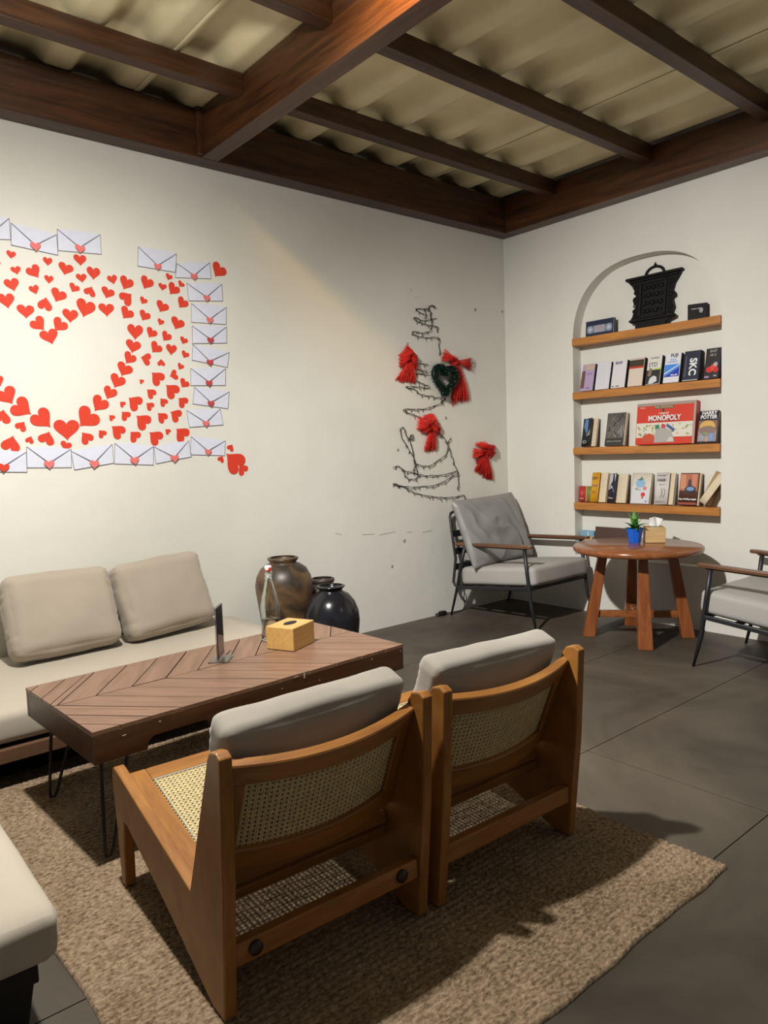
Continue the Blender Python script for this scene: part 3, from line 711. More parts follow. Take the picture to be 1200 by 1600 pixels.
for k, (L, wd, lean, az, bend, mt) in enumerate([(0.125, 0.016, 0.05, 0.3, 0.15, 'leaf2'), (0.115, 0.017, 0.12, 2.2, 0.2, 'leaf2'), (0.12, 0.015, 0.1, 4.2, 0.15, 'leaf2'), (0.085, 0.017, 0.5, 1.2, 0.6, 'leaf'), (0.085, 0.018, 0.55, 2.9, 0.6, 'leaf'), (0.09, 0.018, 0.6, 4.0, 0.6, 'leaf'), (0.085, 0.018, 0.55, 5.2, 0.6, 'leaf'), (0.08, 0.016, 0.6, 0.0, 0.7, 'leaf'), (0.07, 0.016, 0.9, 3.5, 0.6, 'leaf'), (0.07, 0.016, 0.95, 4.7, 0.6, 'leaf'), (0.07, 0.016, 0.9, 2.2, 0.6, 'leaf'), (0.07, 0.016, 0.9, 5.9, 0.6, 'leaf'), (0.09, 0.014, 0.25, 5.0, 0.3, 'leaf'), (0.095, 0.014, 0.3, 3.4, 0.3, 'leaf')]): leaf(L, wd, lean, az, bend, mt)
tb = tissue_box('tissue_box', 'pale wooden tissue box with a white tissue on the round table', (-0.195, -1.312, TABZ+0.0005), R(-52), (0.115, 0.115, 0.092), 'bamboo2', (0.07, 0.03))
def tis(u, v):
    x = (u-0.5)*(0.05+0.03*v); return (x+0.012*v, 0.010*math.sin(u*9+v*3)*(0.4+v), 0.091+0.062*v*(1-0.35*abs(u-0.35)))
MB().sheet(tis, 14, 8, (0, 0.001, 0)).build('tissue', 'tissue', tb, True)

# ================================================================== ARMCHAIRS (front towards local -y)
def make_armchair():
    t = thing('armchair', '', 'armchair'); X = 0.302
    def leg(pts, rs): return MB().tube(pts, rs, 10)
    for s_ in (-1, 1):
        x = s_*X
        leg([(x*0.99, -0.284, 0.520), (x, -0.305, 0.36), (x, -0.333, 0.16), (x*1.01, -0.372, 0.0)], [0.0125, 0.0125, 0.0115, 0.007]).build('front_leg', 'frame', t, True)
        leg([(x*0.99, 0.228, 0.508), (x, 0.270, 0.36), (x, 0.305, 0.22), (x*1.01, 0.372, 0.0)], [0.0125, 0.0125, 0.0115, 0.007]).build('rear_leg', 'frame', t, True)
        MB().bar((x, -0.318, 0.268), (x, 0.302, 0.205), 0.018, 0.024).build('side_rail', 'frame', t, bevel=0.004)
        # arm with rounded ends
        n = 18; poly = []
        for k in range(n):
            a = 2*math.pi*k/n; poly.append((0.023*math.cos(a), (0.31 if math.sin(a) > 0 else -0.31)+0.024*math.sin(a), 0))
        am = MB().prism(poly, (0, 0, 0.019)).build('armrest', 'armwood', t, bevel=0.004, loc=(x, -0.018, 0.5125), rot=(R(-2.2), 0, 0))
        MB().box((0, -0.02, -0.004), (0.020, 0.54, 0.008)).build('arm_plate', 'frame', am, bevel=0.002, seg=1)
        MB().tube([(s_*0.285, 0.300, 0.208), (s_*0.287, 0.345, 0.212), (s_*0.287, 0.360, 0.235), (s_*0.285, 0.335, 0.40), (s_*0.280, 0.365, 0.55), (s_*0.272, 0.392, 0.69), (s_*0.262, 0.395, 0.712), (s_*0.235, 0.396, 0.722), (0, 0.397, 0.722)], 0.010, 10).build('back_frame', 'frame', t, True)
    MB().bar((-X, -0.315, 0.266), (X, -0.315, 0.266), 0.018, 0.022).build('front_rail', 'frame', t, bevel=0.004)
    MB().bar((-X, 0.300, 0.206), (X, 0.300, 0.206), 0.018, 0.022).build('rear_rail', 'frame', t, bevel=0.004)
    for z, yy in ((0.34, 0.345), (0.45, 0.343), (0.57, 0.369)):
        MB().box((0, yy, z), (0.56, 0.004, 0.045)).build('back_strap', 'frame', t, bevel=0.001, seg=1)
    for y_ in (-0.16, 0.0, 0.16):
        MB().box((0, y_, 0.236-y_*0.1016), (0.595, 0.045, 0.004)).build('seat_strap', 'frame', t)
    rounded(0.585, 0.640, 0.122, 0.028, 16, (0.003, 0.003, 0.012), 0.0025, 6, 3).build('seat_cushion', 'greyseat', t, True, loc=(0, -0.030, 0.314), rot=(R(-5.6), 0, 0))
    return t
def soft_pillow(W, Hh, T, folds=0.006, n=44, seed=0):
    """limp leatherette pillow in the xz plane with slanted folds"""
    mb = MB()
    def prof(u, v):
        a = max(0.0, 1-abs(u)**3.2)*max(0.0, 1-abs(v)**3.2); return T/2*a**0.42
    vs = []; fs = []
    for side in (-1, 1):
        b0 = len(vs)
        for i in range(n+1):
            for j in range(n+1):
                u, v = 2*i/n-1, 2*j/n-1
                th = prof(u, v); e = 1-0.03*(v*v)*(1-u*u)*0
                f = math.sin(6.2*(u*0.95+v*0.5)+3.2*noise.noise((u*1.3+seed, v*1.3, 0))); f = 1-2*abs(f)**0.6
                f2 = noise.noise((u*3.2+seed, v*2.0, 3.3))
                amp = folds*(1-max(abs(u), abs(v))**4)*(0.35+0.65*(v > -0.9)*(0.5-0.5*v*0.3))
                y = side*(th+amp*(abs(f)**1.0*(-1 if f < 0 else 1)*0.55+0.9*f2))
                x = u*W/2*(1-0.02*(1-abs(v)))+0.004*noise.noise((v*3, seed, 1)); z = v*Hh/2*(1-0.035*(1-u*u)*(1 if v > 0 else 0.3))
                vs.append((x, y, z))
        for i in range(n):
            for j in range(n):
                q = (b0+i*(n+1)+j, b0+(i+1)*(n+1)+j, b0+(i+1)*(n+1)+j+1, b0+i*(n+1)+j+1); fs.append(q if side > 0 else q[::-1])
    mb.add(vs, fs)
    return mb
ac = make_armchair()
for i, (x, y, rz, lb) in enumerate([(-0.408, -0.438, 0, 'grey armchair with wooden armrests in the corner under the wire tree'), (-0.418, -2.200, math.pi, 'grey armchair with wooden armrests cut off at the right edge')]):
    c = ac if i == 0 else copy_tree(ac)
    c.location = (x, y, 0); c.rotation_euler = (0, 0, rz); c['label'] = lb; c['group'] = 'armchairs at the round table'
    s_ = 1 if i == 0 else -1
    mb_ = soft_pillow(0.665, 0.49, 0.150, 0.030, n=64, seed=i*3+1)
    o = mb_.build('back_pillow', 'greyleather', None, True); o.location = (x+s_*-0.02, y+s_*0.215, 0.592); o.rotation_euler = (R(-21), R(-1.5 if i == 0 else 1), rz+R(3))
    tag(o, ['wrinkled grey back pillow in the corner armchair', 'wrinkled grey back pillow in the right armchair'][i], 'cushion', 'armchair back pillows')
# power cord on the floor behind the corner armchair
cordpts = []
for k in range(60):
    a = k*0.55; cordpts.append((-0.815+0.0012*k+0.028*math.cos(a), -0.030+0.012*math.sin(a*1.3), 0.006+0.012*abs(math.sin(a*0.7))))
cordpts += [(-0.68, -0.03, 0.006), (-0.60, -0.06, 0.008), (-0.56, -0.05, 0.03), (-0.555, -0.04, 0.09), (-0.54, -0.03, 0.13), (-0.565, -0.03, 0.17), (-0.53, -0.025, 0.21)]
cd_ = thing('power_cord', 'tangled black cord on the floor behind the corner armchair', 'cord', (0, 0, 0))
MB().tube(cordpts, 0.0035, 6).build('cable', 'black', cd_, True)
MB().box((-0.765, -0.032, 0.016), (0.05, 0.035, 0.03)).build('plug', 'black', cd_, bevel=0.004)

# ================================================================== NICHE SHELVES
SH = [(1.8347, 'top shelf'), (1.4705, 'second shelf'), (1.0921, 'third shelf'), (0.7112, 'bottom shelf')]
STH = 0.049; STOP = [z+STH for z, _ in SH]
words = ['topmost orange wood niche shelf, carrying the carved plaque', 'second orange wood niche shelf, carrying the row of video tapes', 'third orange wood niche shelf, carrying the red board game', 'lowest orange wood niche shelf, carrying the worn paperbacks']
for (z, _), lb in zip(SH, words):
    o = MB().box((ND/2-0.008, (NL+NR)/2, z+STH/2), (ND+0.014, NL-NR-0.004, STH)).build('niche_shelf', 'shelf', None, bevel=0.003)
    tag(o, lb, 'shelf', 'shelves in the niche')
NZ = -math.pi/2
def niche(name, label, cat, yl, yr, row, lean, x0=0.012, group=None, z=None, thk=0.0):
    """item frame: local x to the right, y into the wall, z up; origin at the lower left front corner"""
    t = thing(name, label, cat, (x0, yl, (STOP[row] if z is None else z)+0.0008+thk*math.sin(R(lean))), group=group, rot=(R(-lean), 0, NZ)); return t, abs(yl-yr)
def flat(parent, name, x0, x1, z0, z1, col, y=-0.0006, th=0.0006):
    return MB().box(((x0+x1)/2, y, (z0+z1)/2), (x1-x0, th, z1-z0)).build(name, cmat(col) if not isinstance(col, str) else col, parent)
def poly(parent, name, pts, col, y=-0.0009):
    return MB().prism([(x, y, z) for x, z in pts], (0, 0.0006, 0)).build(name, cmat(col) if not isinstance(col, str) else col, parent)
def disc(parent, name, cx, cz, rx, rz, col, y=-0.0012, n=20):
    return poly(parent, name, [(cx+rx*math.cos(2*math.pi*k/n), cz+rz*math.sin(2*math.pi*k/n)) for k in range(n)], col, y)
RZ = (math.pi/2, 0, 0)
def tape(label, yl, yr, col, hgt=0.187, notch=True):
    t, W = niche('video_tape', label, 'video tape', yl, yr, 1, 13, 0.016, 'video tapes on the second shelf', thk=0.025)
    MB().box((W/2, 0.0125, hgt/2), (W, 0.025, hgt)).build('sleeve', cmat(col, 0.45), t, bevel=0.0015, seg=1)
    MB().box((W+0.0035, 0.0125, hgt/2-0.001), (0.006, 0.021, hgt-0.004)).build('cassette', 'black', t, bevel=0.001, seg=1)
    return t, W, hgt
t, W, h = tape('lilac video tape sleeve at the left end of the tape row', -0.642, -0.741, (0.42, 0.32, 0.50))
flat(t, 'picture_strip', 0.0, W*0.28, 0.02, h*0.75, (0.16, 0.07, 0.06)); flat(t, 'band', W*0.3, W*0.95, h*0.78, h*0.97, (0.55, 0.40, 0.28)); text('video', 0.014, 'ink', t, (W*0.6, -0.0009, 0.02)); flat(t, 'label_block', W*0.4, W*0.8, h*0.6, h*0.66, (0.3, 0.22, 0.38))
t, W, h = tape('plain white video tape sleeve, second from the left', -0.758, -0.865, (0.66, 0.65, 0.70))
for k in range(3): flat(t, 'rule', W*(0.2+0.2*k), W*(0.2+0.2*k)+0.0012, 0.015, h*0.9, (0.55, 0.54, 0.58))
t, W, h = tape('white video tape sleeve with small dark blue lettering at its top', -0.880, -0.983, (0.68, 0.66, 0.68))
text('BASF', 0.024, cmat((0.04, 0.04, 0.20)), t, (W*0.42, -0.0009, h*0.90), bold=0.0006); flat(t, 'small_print', W*0.08, W*0.22, 0.008, 0.015, (0.1, 0.1, 0.1)); flat(t, 'small_print', W*0.35, W*0.6, 0.008, 0.015, (0.1, 0.1, 0.1))
t, W, h = tape('cream video tape sleeve with a black and red band', -1.003, -1.108, (0.66, 0.56, 0.47))
flat(t, 'band', 0.002, W-0.002, h*0.70, h*0.93, (0.045, 0.035, 0.02)); flat(t, 'band', 0.002, W-0.002, h*0.63, h*0.70, (0.50, 0.035, 0.015)); flat(t, 'band', 0.002, W-0.002, h*0.95, h*0.985, (0.55, 0.42, 0.42))
t, W, h = tape('white and black video tape sleeve with a lime stripe', -1.131, -1.228, (0.66, 0.65, 0.60))
flat(t, 'band', W*0.02, W*0.98, 0.003, h*0.50, (0.02, 0.02, 0.02)); flat(t, 'lime_stripe', W*0.5, W*0.98, h*0.50, h*0.55, (0.40, 0.56, 0.06)); text('STD', 0.040, 'ink', t, (W*0.42, -0.0009, h*0.68), sx=0.85); text('GoldStar', 0.017, 'ink', t, (W*0.5, -0.0009, h*0.92))
poly(t, 'picture', [(W*0.2, h*0.04), (W*0.45, h*0.02), (W*0.8, h*0.10), (W*0.75, h*0.25), (W*0.55, h*0.30), (W*0.3, h*0.22)], (0.62, 0.62, 0.66), -0.0014); poly(t, 'picture', [(W*0.1, h*0.30), (W*0.35, h*0.28), (W*0.4, h*0.55), (W*0.2, h*0.58)], (0.24, 0.15, 0.11), -0.0014)
t, W, h = tape('white and bright blue video tape sleeve with diagonal halves', -1.251, -1.354, (0.68, 0.69, 0.74))
poly(t, 'blue_panel', [(W*0.03, h*0.2), (W*0.97, h*0.2), (W*0.97, h*0.62), (W*0.03, h*0.62)], (0.05, 0.24, 0.70)); poly(t, 'dark_blue_panel', [(W*0.03, h*0.2), (W*0.97, h*0.2), (W*0.97, h*0.5)], (0.012, 0.035, 0.38), -0.0014); poly(t, 'white_stripe', [(W*0.03, h*0.33), (W*0.97, h*0.62), (W*0.97, h*0.58), (W*0.03, h*0.28)], (0.6, 0.66, 0.8), -0.0015)
text('FUJI', 0.029, 'ink', t, (W*0.58, -0.0009, h*0.92), bold=0.0007); text('VIDEO\nCLEANING', 0.014, cmat((0.12, 0.2, 0.5)), t, (W*0.5, -0.0009, h*0.74)); text('VCL-30', 0.014, 'white', t, (W*0.66, -0.0018, h*0.25), bold=0.0006)
t, W, h = tape('navy video tape sleeve with large white letters turned sideways', -1.376, -1.478, (0.016, 0.020, 0.040))
text('SKC', 0.062, 'white', t, (W*0.58, -0.0009, h*0.46), (math.pi/2, math.pi/2, 0), sx=0.95, bold=0.002); flat(t, 'foot_line', W*0.02, W*0.95, 0.001, 0.006, (0.5, 0.5, 0.5)); flat(t, 'side_print', W*0.12, W*0.16, h*0.15, h*0.85, (0.16, 0.14, 0.22))
t, W, h = tape('black video tape sleeve with a red flower at the right end', -1.511, -1.602, (0.016, 0.014, 0.018))
for cx, cz, rx, rz, co in ((0.35, 0.30, 0.30, 0.10, (0.60, 0.02, 0.015)), (0.62, 0.36, 0.28, 0.12, (0.68, 0.06, 0.03)), (0.78, 0.28, 0.2, 0.09, (0.52, 0.02, 0.02)), (0.72, 0.46, 0.17, 0.07, (0.45, 0.38, 0.40))): disc(t, 'flower', W*cx, h*cz, W*rx*0.8, h*rz, co, -0.0012-cx*0.0004)
text('BASF', 0.022, cmat((0.5, 0.47, 0.42)), t, (W*0.5, -0.0009, h*0.90), sx=0.9); text('180 E', 0.020, cmat((0.5, 0.45, 0.38)), t, (W*0.48, -0.0009, h*0.77), sx=0.9); flat(t, 'small_print', W*0.05, W*0.35, 0.006, 0.018, (0.34, 0.22, 0.42)); flat(t, 'small_print', W*0.65, W*0.85, 0.012, 0.022, (0.3, 0.3, 0.3))
# ---- top shelf
t, W = niche('video_cassette', 'bare navy video cassette with clear reels on the top shelf', 'video tape', -0.689, -0.905, 0, 4, 0.020, thk=0.025)
MB().box((W/2, 0.0125, 0.0515), (W, 0.025, 0.103)).build('shell', cmat((0.018, 0.026, 0.055), 0.35), t, bevel=0.002)
flat(t, 'window_recess', 0.012, W-0.012, 0.018, 0.070, (0.10, 0.13, 0.19)); flat(t, 'label_strip', W*0.30, W*0.70, 0.022, 0.068, (0.34, 0.34, 0.40), -0.0014)
for cx in (0.17, 0.83):
    disc(t, 'reel', W*cx, 0.045, 0.024, 0.024, (0.30, 0.34, 0.42), -0.0016); disc(t, 'reel_hub', W*cx, 0.045, 0.010, 0.010, (0.5, 0.54, 0.6), -0.0022)
flat(t, 'label_print', W*0.36, W*0.64, 0.046, 0.054, (0.45, 0.27, 0.30), -0.002)
t, W = niche('video_cassette', 'black boxed cassette with a small white mark on the top shelf', 'video tape', -1.412, -1.522, 0, 3, 0.016, thk=0.058)
t.rotation_euler = (R(-3), 0, NZ+R(16))
MB().box((W/2, 0.030, 0.047), (W, 0.055, 0.094)).build('box_body', 'black', t, bevel=0.002)
text('Audiocraft', 0.011, 'white', t, (W*0.42, -0.0009, 0.064)); disc(t, 'round_mark', W*0.70, 0.052, 0.011, 0.016, (0.22, 0.22, 0.23), -0.0012)
# ---- carved plaque
t = thing('carved_plaque', 'ornate blackened carved wooden plaque on the top shelf', 'plaque', (0.030, -1.163, STOP[0]+0.0045), rot=(R(-7), R(0), NZ))
out = [(-0.10, 0.0), (0.105, 0.0), (0.108, 0.03), (0.155, 0.045), (0.155, 0.062), (0.125, 0.072), (0.142, 0.11), (0.128, 0.16), (0.150, 0.175), (0.146, 0.195), (0.128, 0.215), (0.140, 0.255), (0.162, 0.285), (0.178, 0.31), (0.182, 0.325), (-0.182, 0.325), (-0.178, 0.31), (-0.150, 0.28), (-0.128, 0.24), (-0.122, 0.21), (-0.14, 0.185), (-0.132, 0.165), (-0.118, 0.15), (-0.130, 0.11), (-0.138, 0.085), (-0.152, 0.062), (-0.150, 0.045), (-0.108, 0.03)]
MB().prism([(x, 0.004, z) for x, z in out], (0, 0.022, 0)).build('back_board', 'carved', t, bevel=0.002, seg=1)
MB().box((0, 0.008, 0.326), (0.385, 0.045, 0.016)).build('cornice', 'carved', t, bevel=0.003)
MB().box((0, 0.008, 0.308), (0.33, 0.036, 0.012)).build('cornice', 'carved', t, bevel=0.002)
MB().box((0, 0.006, 0.053), (0.30, 0.036, 0.014)).build('ledge', 'carved', t, bevel=0.002)
MB().box((0, 0.008, 0.012), (0.205, 0.040, 0.024)).build('base_block', 'carved', t, bevel=0.002)
MB().tube([(0.062*math.cos(a), 0.012, 0.334+0.050*math.sin(a)) for a in [math.pi*k/14 for k in range(15)]], 0.009, 8).build('crest_arch', 'carved', t, True)
for x, z, r in ((0, 0.396, 0.009), (-0.011, 0.388, 0.006), (0.011, 0.388, 0.006), (0, 0.407, 0.005)):
    MB().lathe([(0.0005, -r), (r*0.7, -r*0.7), (r, 0), (r*0.7, r*0.7), (0.0005, r)], 10, (x, 0.012, z)).build('finial', 'carved', t, True)
fr = MB()
for x in (-0.085, 0.085): fr.box((x, 0.002, 0.18), (0.018, 0.02, 0.23))
fr.box((0, 0.002, 0.29), (0.19, 0.02, 0.018)); fr.box((0, 0.002, 0.072), (0.19, 0.02, 0.018)); fr.build('panel_frame', 'carved', t, bevel=0.003)
for s_ in (-1, 1):
    for z, r in ((0.27, 0.017), (0.235, 0.014), (0.19, 0.018), (0.15, 0.013), (0.115, 0.016), (0.085, 0.014)):
        MB().tube([(s_*(0.118+0.0*z)+r*0.7*math.cos(a), 0.000, z+r*0.7*math.sin(a)) for a in [2*math.pi*k/10 for k in range(10)]], r*0.36, 6, True).build('scroll', 'carved', t, True)
for k in range(5):
    for j in range(4):
        r = 0.012+0.004*((k+j) % 2)
        MB().lathe([(r, 0), (r*0.8, r*0.45), (r*0.3, r*0.7), (0.0005, r*0.72)], 9, (0, 0, 0)).build('relief_boss', 'carved', t, True, loc=(-0.056+0.028*k, 0.004, 0.105+0.05*j), rot=(math.pi/2, 0, 0))

# ---- books
def book(label, yl, wdt, hgt, thk, row, cover, lean=14, curl=0.0, pages='cream', group=None, x0=0.014, cover_w=1.0, tilt=0.0, back=None):
    """paperback: back cover, page block, and a front cover hinged on the left that may curl open"""
    t, _ = niche('book', label, 'book', yl, yl-wdt, row, min(lean, 12), x0, group, thk=thk)
    if tilt: t.rotation_euler = (R(-lean), R(tilt), NZ); t.location.z += wdt*math.sin(R(tilt))+0.001
    MB().box((wdt/2, thk/2, hgt/2), (wdt-0.003, thk-0.002, hgt-0.003)).build('pages', pages, t, bevel=0.0008, seg=1)
    MB().box((wdt/2, thk-0.0005, hgt/2), (wdt, 0.001, hgt)).build('back_cover', cmat(back or cover, 0.45), t)
    MB().box((0.0005, thk/2, hgt/2), (0.001, thk, hgt)).build('spine', cmat(cover, 0.45), t)
    cw = wdt*cover_w
    def f(u, v):
        x = cw*u; y = -0.0008-curl*(u**2.2); return (x, y, hgt*v)
    fc = MB().sheet(f, 10, 2, (0, 0.0006, 0)).build('front_cover', cmat(cover, 0.4), t, True)
    return t, wdt, hgt, (lambda x: -0.0008-curl*((x/cw)**2.2)-0.0006)
G3, G4 = 'books on the third shelf', 'paperbacks on the bottom shelf'
t, W, h, yf = book('black and blue paperback with curling cover, left end of third shelf', -0.648, 0.112, 0.195, 0.022, 2, (0.016, 0.018, 0.022), 15, 0.028, group=G3, cover_w=0.78)
poly(t, 'cover_art', [(0.01, h*0.72), (0.035, h*0.45), (0.06, h*0.72), (0.05, h*0.95), (0.02, h*0.98)], (0.10, 0.20, 0.42), yf(0.03)-0.003); poly(t, 'cover_art', [(0.04, h*0.35), (0.075, h*0.4), (0.07, h*0.62)], (0.25, 0.24, 0.2), yf(0.06)-0.004); text('Cry', 0.030, 'white', t, (0.035, yf(0.035)-0.002, h*0.16), name='title')
t, W, h, yf = book('grey paperback with bare tree branches on its cover', -0.834, 0.145, 0.222, 0.022, 2, (0.13, 0.125, 0.115), 15, 0.004, group=G3, cover_w=0.96)
random.seed(5)
for k in range(16):
    x = W*random.uniform(0.1, 0.9); z = h*random.uniform(0.25, 0.9); a = random.uniform(-0.7, 0.7); L = random.uniform(0.03, 0.075); wd = random.uniform(0.002, 0.006)
    poly(t, 'branch', [(max(0.004, min(W-0.012, x+dx)), max(0.02, min(h-0.006, z+dz))) for dx, dz in ((-wd, 0), (wd, 0), (wd*0.4+L*math.sin(a), L*math.cos(a)), (-wd*0.4+L*math.sin(a), L*math.cos(a)))], (0.26, 0.255, 0.24) if k % 3 else (0.045, 0.043, 0.04), -0.0060-0.00002*k)
flat(t, 'dark_foot', 0.002, W*0.95, 0.002, h*0.22, (0.035, 0.033, 0.03), -0.0062); text('DAVID GUTERSON', 0.0125, cmat((0.45, 0.43, 0.4)), t, (W*0.48, -0.0070, h*0.13), name='title')
# board game box
t, W = niche('board_game', 'red boxed board game standing on the third shelf', 'board game', -1.062, -1.458, 2, 7.5, 0.010, thk=0.040)
h = 0.265
MB().box((W/2, 0.020, h/2), (W, 0.040, h)).build('box_lid', cmat((0.60, 0.045, 0.022), 0.35), t, bevel=0.002)
flat(t, 'worn_edge', 0.0, W, h*0.93, h, (0.33, 0.27, 0.22)); flat(t, 'worn_edge', W*0.965, W, 0, h, (0.36, 0.30, 0.25), -0.0007); flat(t, 'white_band', 0.004, W*0.96, h*0.17, h*0.52, (0.66, 0.62, 0.54))
flat(t, 'title_ribbon', W*0.30, W*0.63, h*0.855, h*0.925, (0.11, 0.10, 0.06), -0.0012); text('THE ORIGINAL', 0.019, cmat((0.62, 0.52, 0.28)), t, (W*0.465, -0.0020, h*0.888)); 
MB().box((W*0.48, -0.0014, h*0.615), (W*0.50, 0.001, h*0.135)).build('title_plate', cmat((0.33, 0.025, 0.018)), t); text('MONOPOLY', 0.047, 'white', t, (W*0.485, -0.0026, h*0.622), bold=0.0012, sx=0.82)
text('nepal', 0.022, 'white', t, (W*0.47, -0.0012, h*0.745), sx=1.5); disc(t, 'title_dot', W*0.46, h*0.81, 0.008, 0.010, (0.05, 0.04, 0.04))
random.seed(9)
for k in range(34):
    x = random.choice([random.uniform(0.03, 0.33), random.uniform(0.62, 0.94)])*W; z = h*random.uniform(0.22, 0.48)
    disc(t, 'note_print', x, z, random.uniform(0.005, 0.011), random.uniform(0.004, 0.008), random.choice([(0.24, 0.33, 0.10), (0.45, 0.42, 0.28), (0.33, 0.40, 0.22), (0.5, 0.35, 0.16)]), -0.0012-0.00002*k, 8)
poly(t, 'red_shape', [(W*0.10, h*0.08), (W*0.14, h*0.22), (W*0.24, h*0.27), (W*0.33, h*0.22), (W*0.33, h*0.10), (W*0.26, h*0.04)], (0.52, 0.07, 0.03), -0.0022); poly(t, 'street_shape', [(W*0.33, h*0.04), (W*0.35, h*0.38), (W*0.48, h*0.42), (W*0.62, h*0.30), (W*0.68, h*0.05)], (0.38, 0.36, 0.34), -0.0020)
poly(t, 'card', [(W*0.34, h*0.36), (W*0.41, h*0.38), (W*0.41, h*0.47), (W*0.34, h*0.46)], (0.03, 0.20, 0.10), -0.0028); poly(t, 'card', [(W*0.44, h*0.40), (W*0.51, h*0.37), (W*0.52, h*0.46), (W*0.45, h*0.49)], (0.50, 0.05, 0.06), -0.0028); poly(t, 'card', [(W*0.53, h*0.42), (W*0.66, h*0.28), (W*0.67, h*0.36), (W*0.54, h*0.49)], (0.05, 0.10, 0.28), -0.0028)
poly(t, 'light_shape', [(W*0.55, h*0.06), (W*0.6, h*0.18), (W*0.66, h*0.14), (W*0.66, h*0.05)], (0.55, 0.53, 0.5), -0.0030); text('HASBRO', 0.010, 'white', t, (W*0.10, -0.0012, h*0.89)); 
t, W, h, yf = book('dark blue paperback with a sunset picture beside the board game', -1.472, 0.120, 0.198, 0.016, 2, (0.040, 0.038, 0.055), 13, 0.0, group=G3)
flat(t, 'cover_art', 0.003, W-0.003, h*0.05, h*0.42, (0.30, 0.24, 0.24), -0.0022); flat(t, 'cover_art', 0.003, W-0.003, h*0.42, h*0.70, (0.20, 0.11, 0.08), -0.0022); disc(t, 'sunset', W*0.48, h*0.50, W*0.40, h*0.20, (0.62, 0.38, 0.09), -0.0030); disc(t, 'cover_art', W*0.5, h*0.40, W*0.44, h*0.13, (0.23, 0.15, 0.12), -0.0036)
for cx, cz, rx, rz, co in ((0.25, 0.18, 0.16, 0.10, (0.30, 0.30, 0.38)), (0.72, 0.18, 0.14, 0.13, (0.20, 0.28, 0.55)), (0.5, 0.12, 0.14, 0.08, (0.42, 0.30, 0.22)), (0.42, 0.28, 0.18, 0.05, (0.22, 0.26, 0.14))): disc(t, 'cover_art', W*cx, h*cz, W*rx, h*rz, co, -0.0042)
text('HARRY', 0.030, 'white', t, (W*0.52, -0.0020, h*0.925), bold=0.0009, sx=0.95, name='title'); text('POTTER', 0.030, 'white', t, (W*0.50, -0.0020, h*0.80), bold=0.0009, sx=0.92, name='title')
# bottom shelf
for k, (yl, wd, co, lb) in enumerate([(-0.612, 0.052, (0.42, 0.035, 0.03), 'small red book at the left end of the bottom shelf'), (-0.668, 0.040, (0.20, 0.22, 0.06), 'small green book beside the little red book')]):
    t, W, h, yf = book(lb, yl, wd, 0.108, 0.040, 3, co, 5, 0.0, group=G4, x0=0.030)
    if k == 0: text('let it', 0.015, 'white', t, (W*0.5, -0.0016, h*0.2), name='title'); disc(t, 'cover_art', W*0.5, h*0.55, W*0.2, h*0.13, (0.5, 0.1, 0.09), -0.0018)
    else: flat(t, 'yellow_edge', 0.001, 0.008, 0.002, h-0.002, (0.55, 0.36, 0.08), -0.0018); flat(t, 'red_edge', 0.012, 0.016, 0.002, h*0.5, (0.42, 0.04, 0.03), -0.0018)
t, W, h, yf = book('yellow paperback with a curling cover on the bottom shelf', -0.713, 0.122, 0.205, 0.020, 3, (0.66, 0.33, 0.02), 13, 0.020, group=G4, cover_w=0.60)
text('ZERO', 0.026, cmat((0.10, 0.07, 0.05)), t, (W*0.27, yf(W*0.27)-0.006, h*0.80), name='title', sx=0.9); text('ONE', 0.026, cmat((0.26, 0.16, 0.20)), t, (W*0.28, yf(W*0.28)-0.006, h*0.55), name='title', sx=0.95); flat(t, 'small_print', W*0.1, W*0.45, h*0.36, h*0.375, (0.35, 0.18, 0.03), yf(W*0.3)-0.004); flat(t, 'small_print', W*0.1, W*0.45, h*0.30, h*0.315, (0.35, 0.18, 0.03), yf(W*0.3)-0.004)
t, W, h, yf = book('navy and white paperback curling open on the bottom shelf', -0.852, 0.135, 0.198, 0.020, 3, (0.022, 0.026, 0.050), 14, 0.030, group=G4, cover_w=0.52)
poly(t, 'cover_art', [(0.004, h*0.45), (0.03, h*0.75), (0.03, h*0.98), (0.006, h*0.98)], (0.45, 0.45, 0.50), yf(0.03)-0.004); poly(t, 'cover_art', [(0.006, h*0.42), (0.03, h*0.60), (0.06, h*0.25), (0.035, h*0.5)], (0.42, 0.42, 0.48), yf(0.045)-0.004); poly(t, 'cover_art', [(0.045, h*0.97), (0.052, h*0.7), (0.058, h*0.97)], (0.5, 0.5, 0.55), yf(0.05)-0.004); text('Misses', 0.014, 'white', t, (0.033, yf(0.05)-0.003, h*0.15), name='title')
t, W, h, yf = book('white picture book with a blue circle and small red figure', -1.020, 0.138, 0.205, 0.016, 3, (0.66, 0.60, 0.52), 13, 0.0, group=G4)
flat(t, 'white_panel', 0.006, W-0.006, 0.004, h*0.55, (0.62, 0.62, 0.66), -0.0022); disc(t, 'blue_circle', W*0.45, h*0.66, W*0.24, h*0.14, (0.25, 0.45, 0.66), -0.0026); poly(t, 'green_leaf', [(W*0.25, h*0.80), (W*0.40, h*0.79), (W*0.5, h*0.88), (W*0.55, h*0.80), (W*0.64, h*0.81), (W*0.45, h*0.74)], (0.05, 0.20, 0.14), -0.0034)
for cx, cz, rx, rz, co in ((0.64, 0.30, 0.11, 0.07, (0.62, 0.03, 0.03)), (0.70, 0.50, 0.09, 0.06, (0.62, 0.20, 0.18)), (0.62, 0.20, 0.04, 0.04, (0.45, 0.05, 0.05)), (0.82, 0.08, 0.05, 0.03, (0.15, 0.2, 0.4)), (0.3, 0.5, 0.04, 0.03, (0.5, 0.25, 0.2))): disc(t, 'printed_shape', W*cx, h*cz, W*rx, h*rz, co, -0.0036)
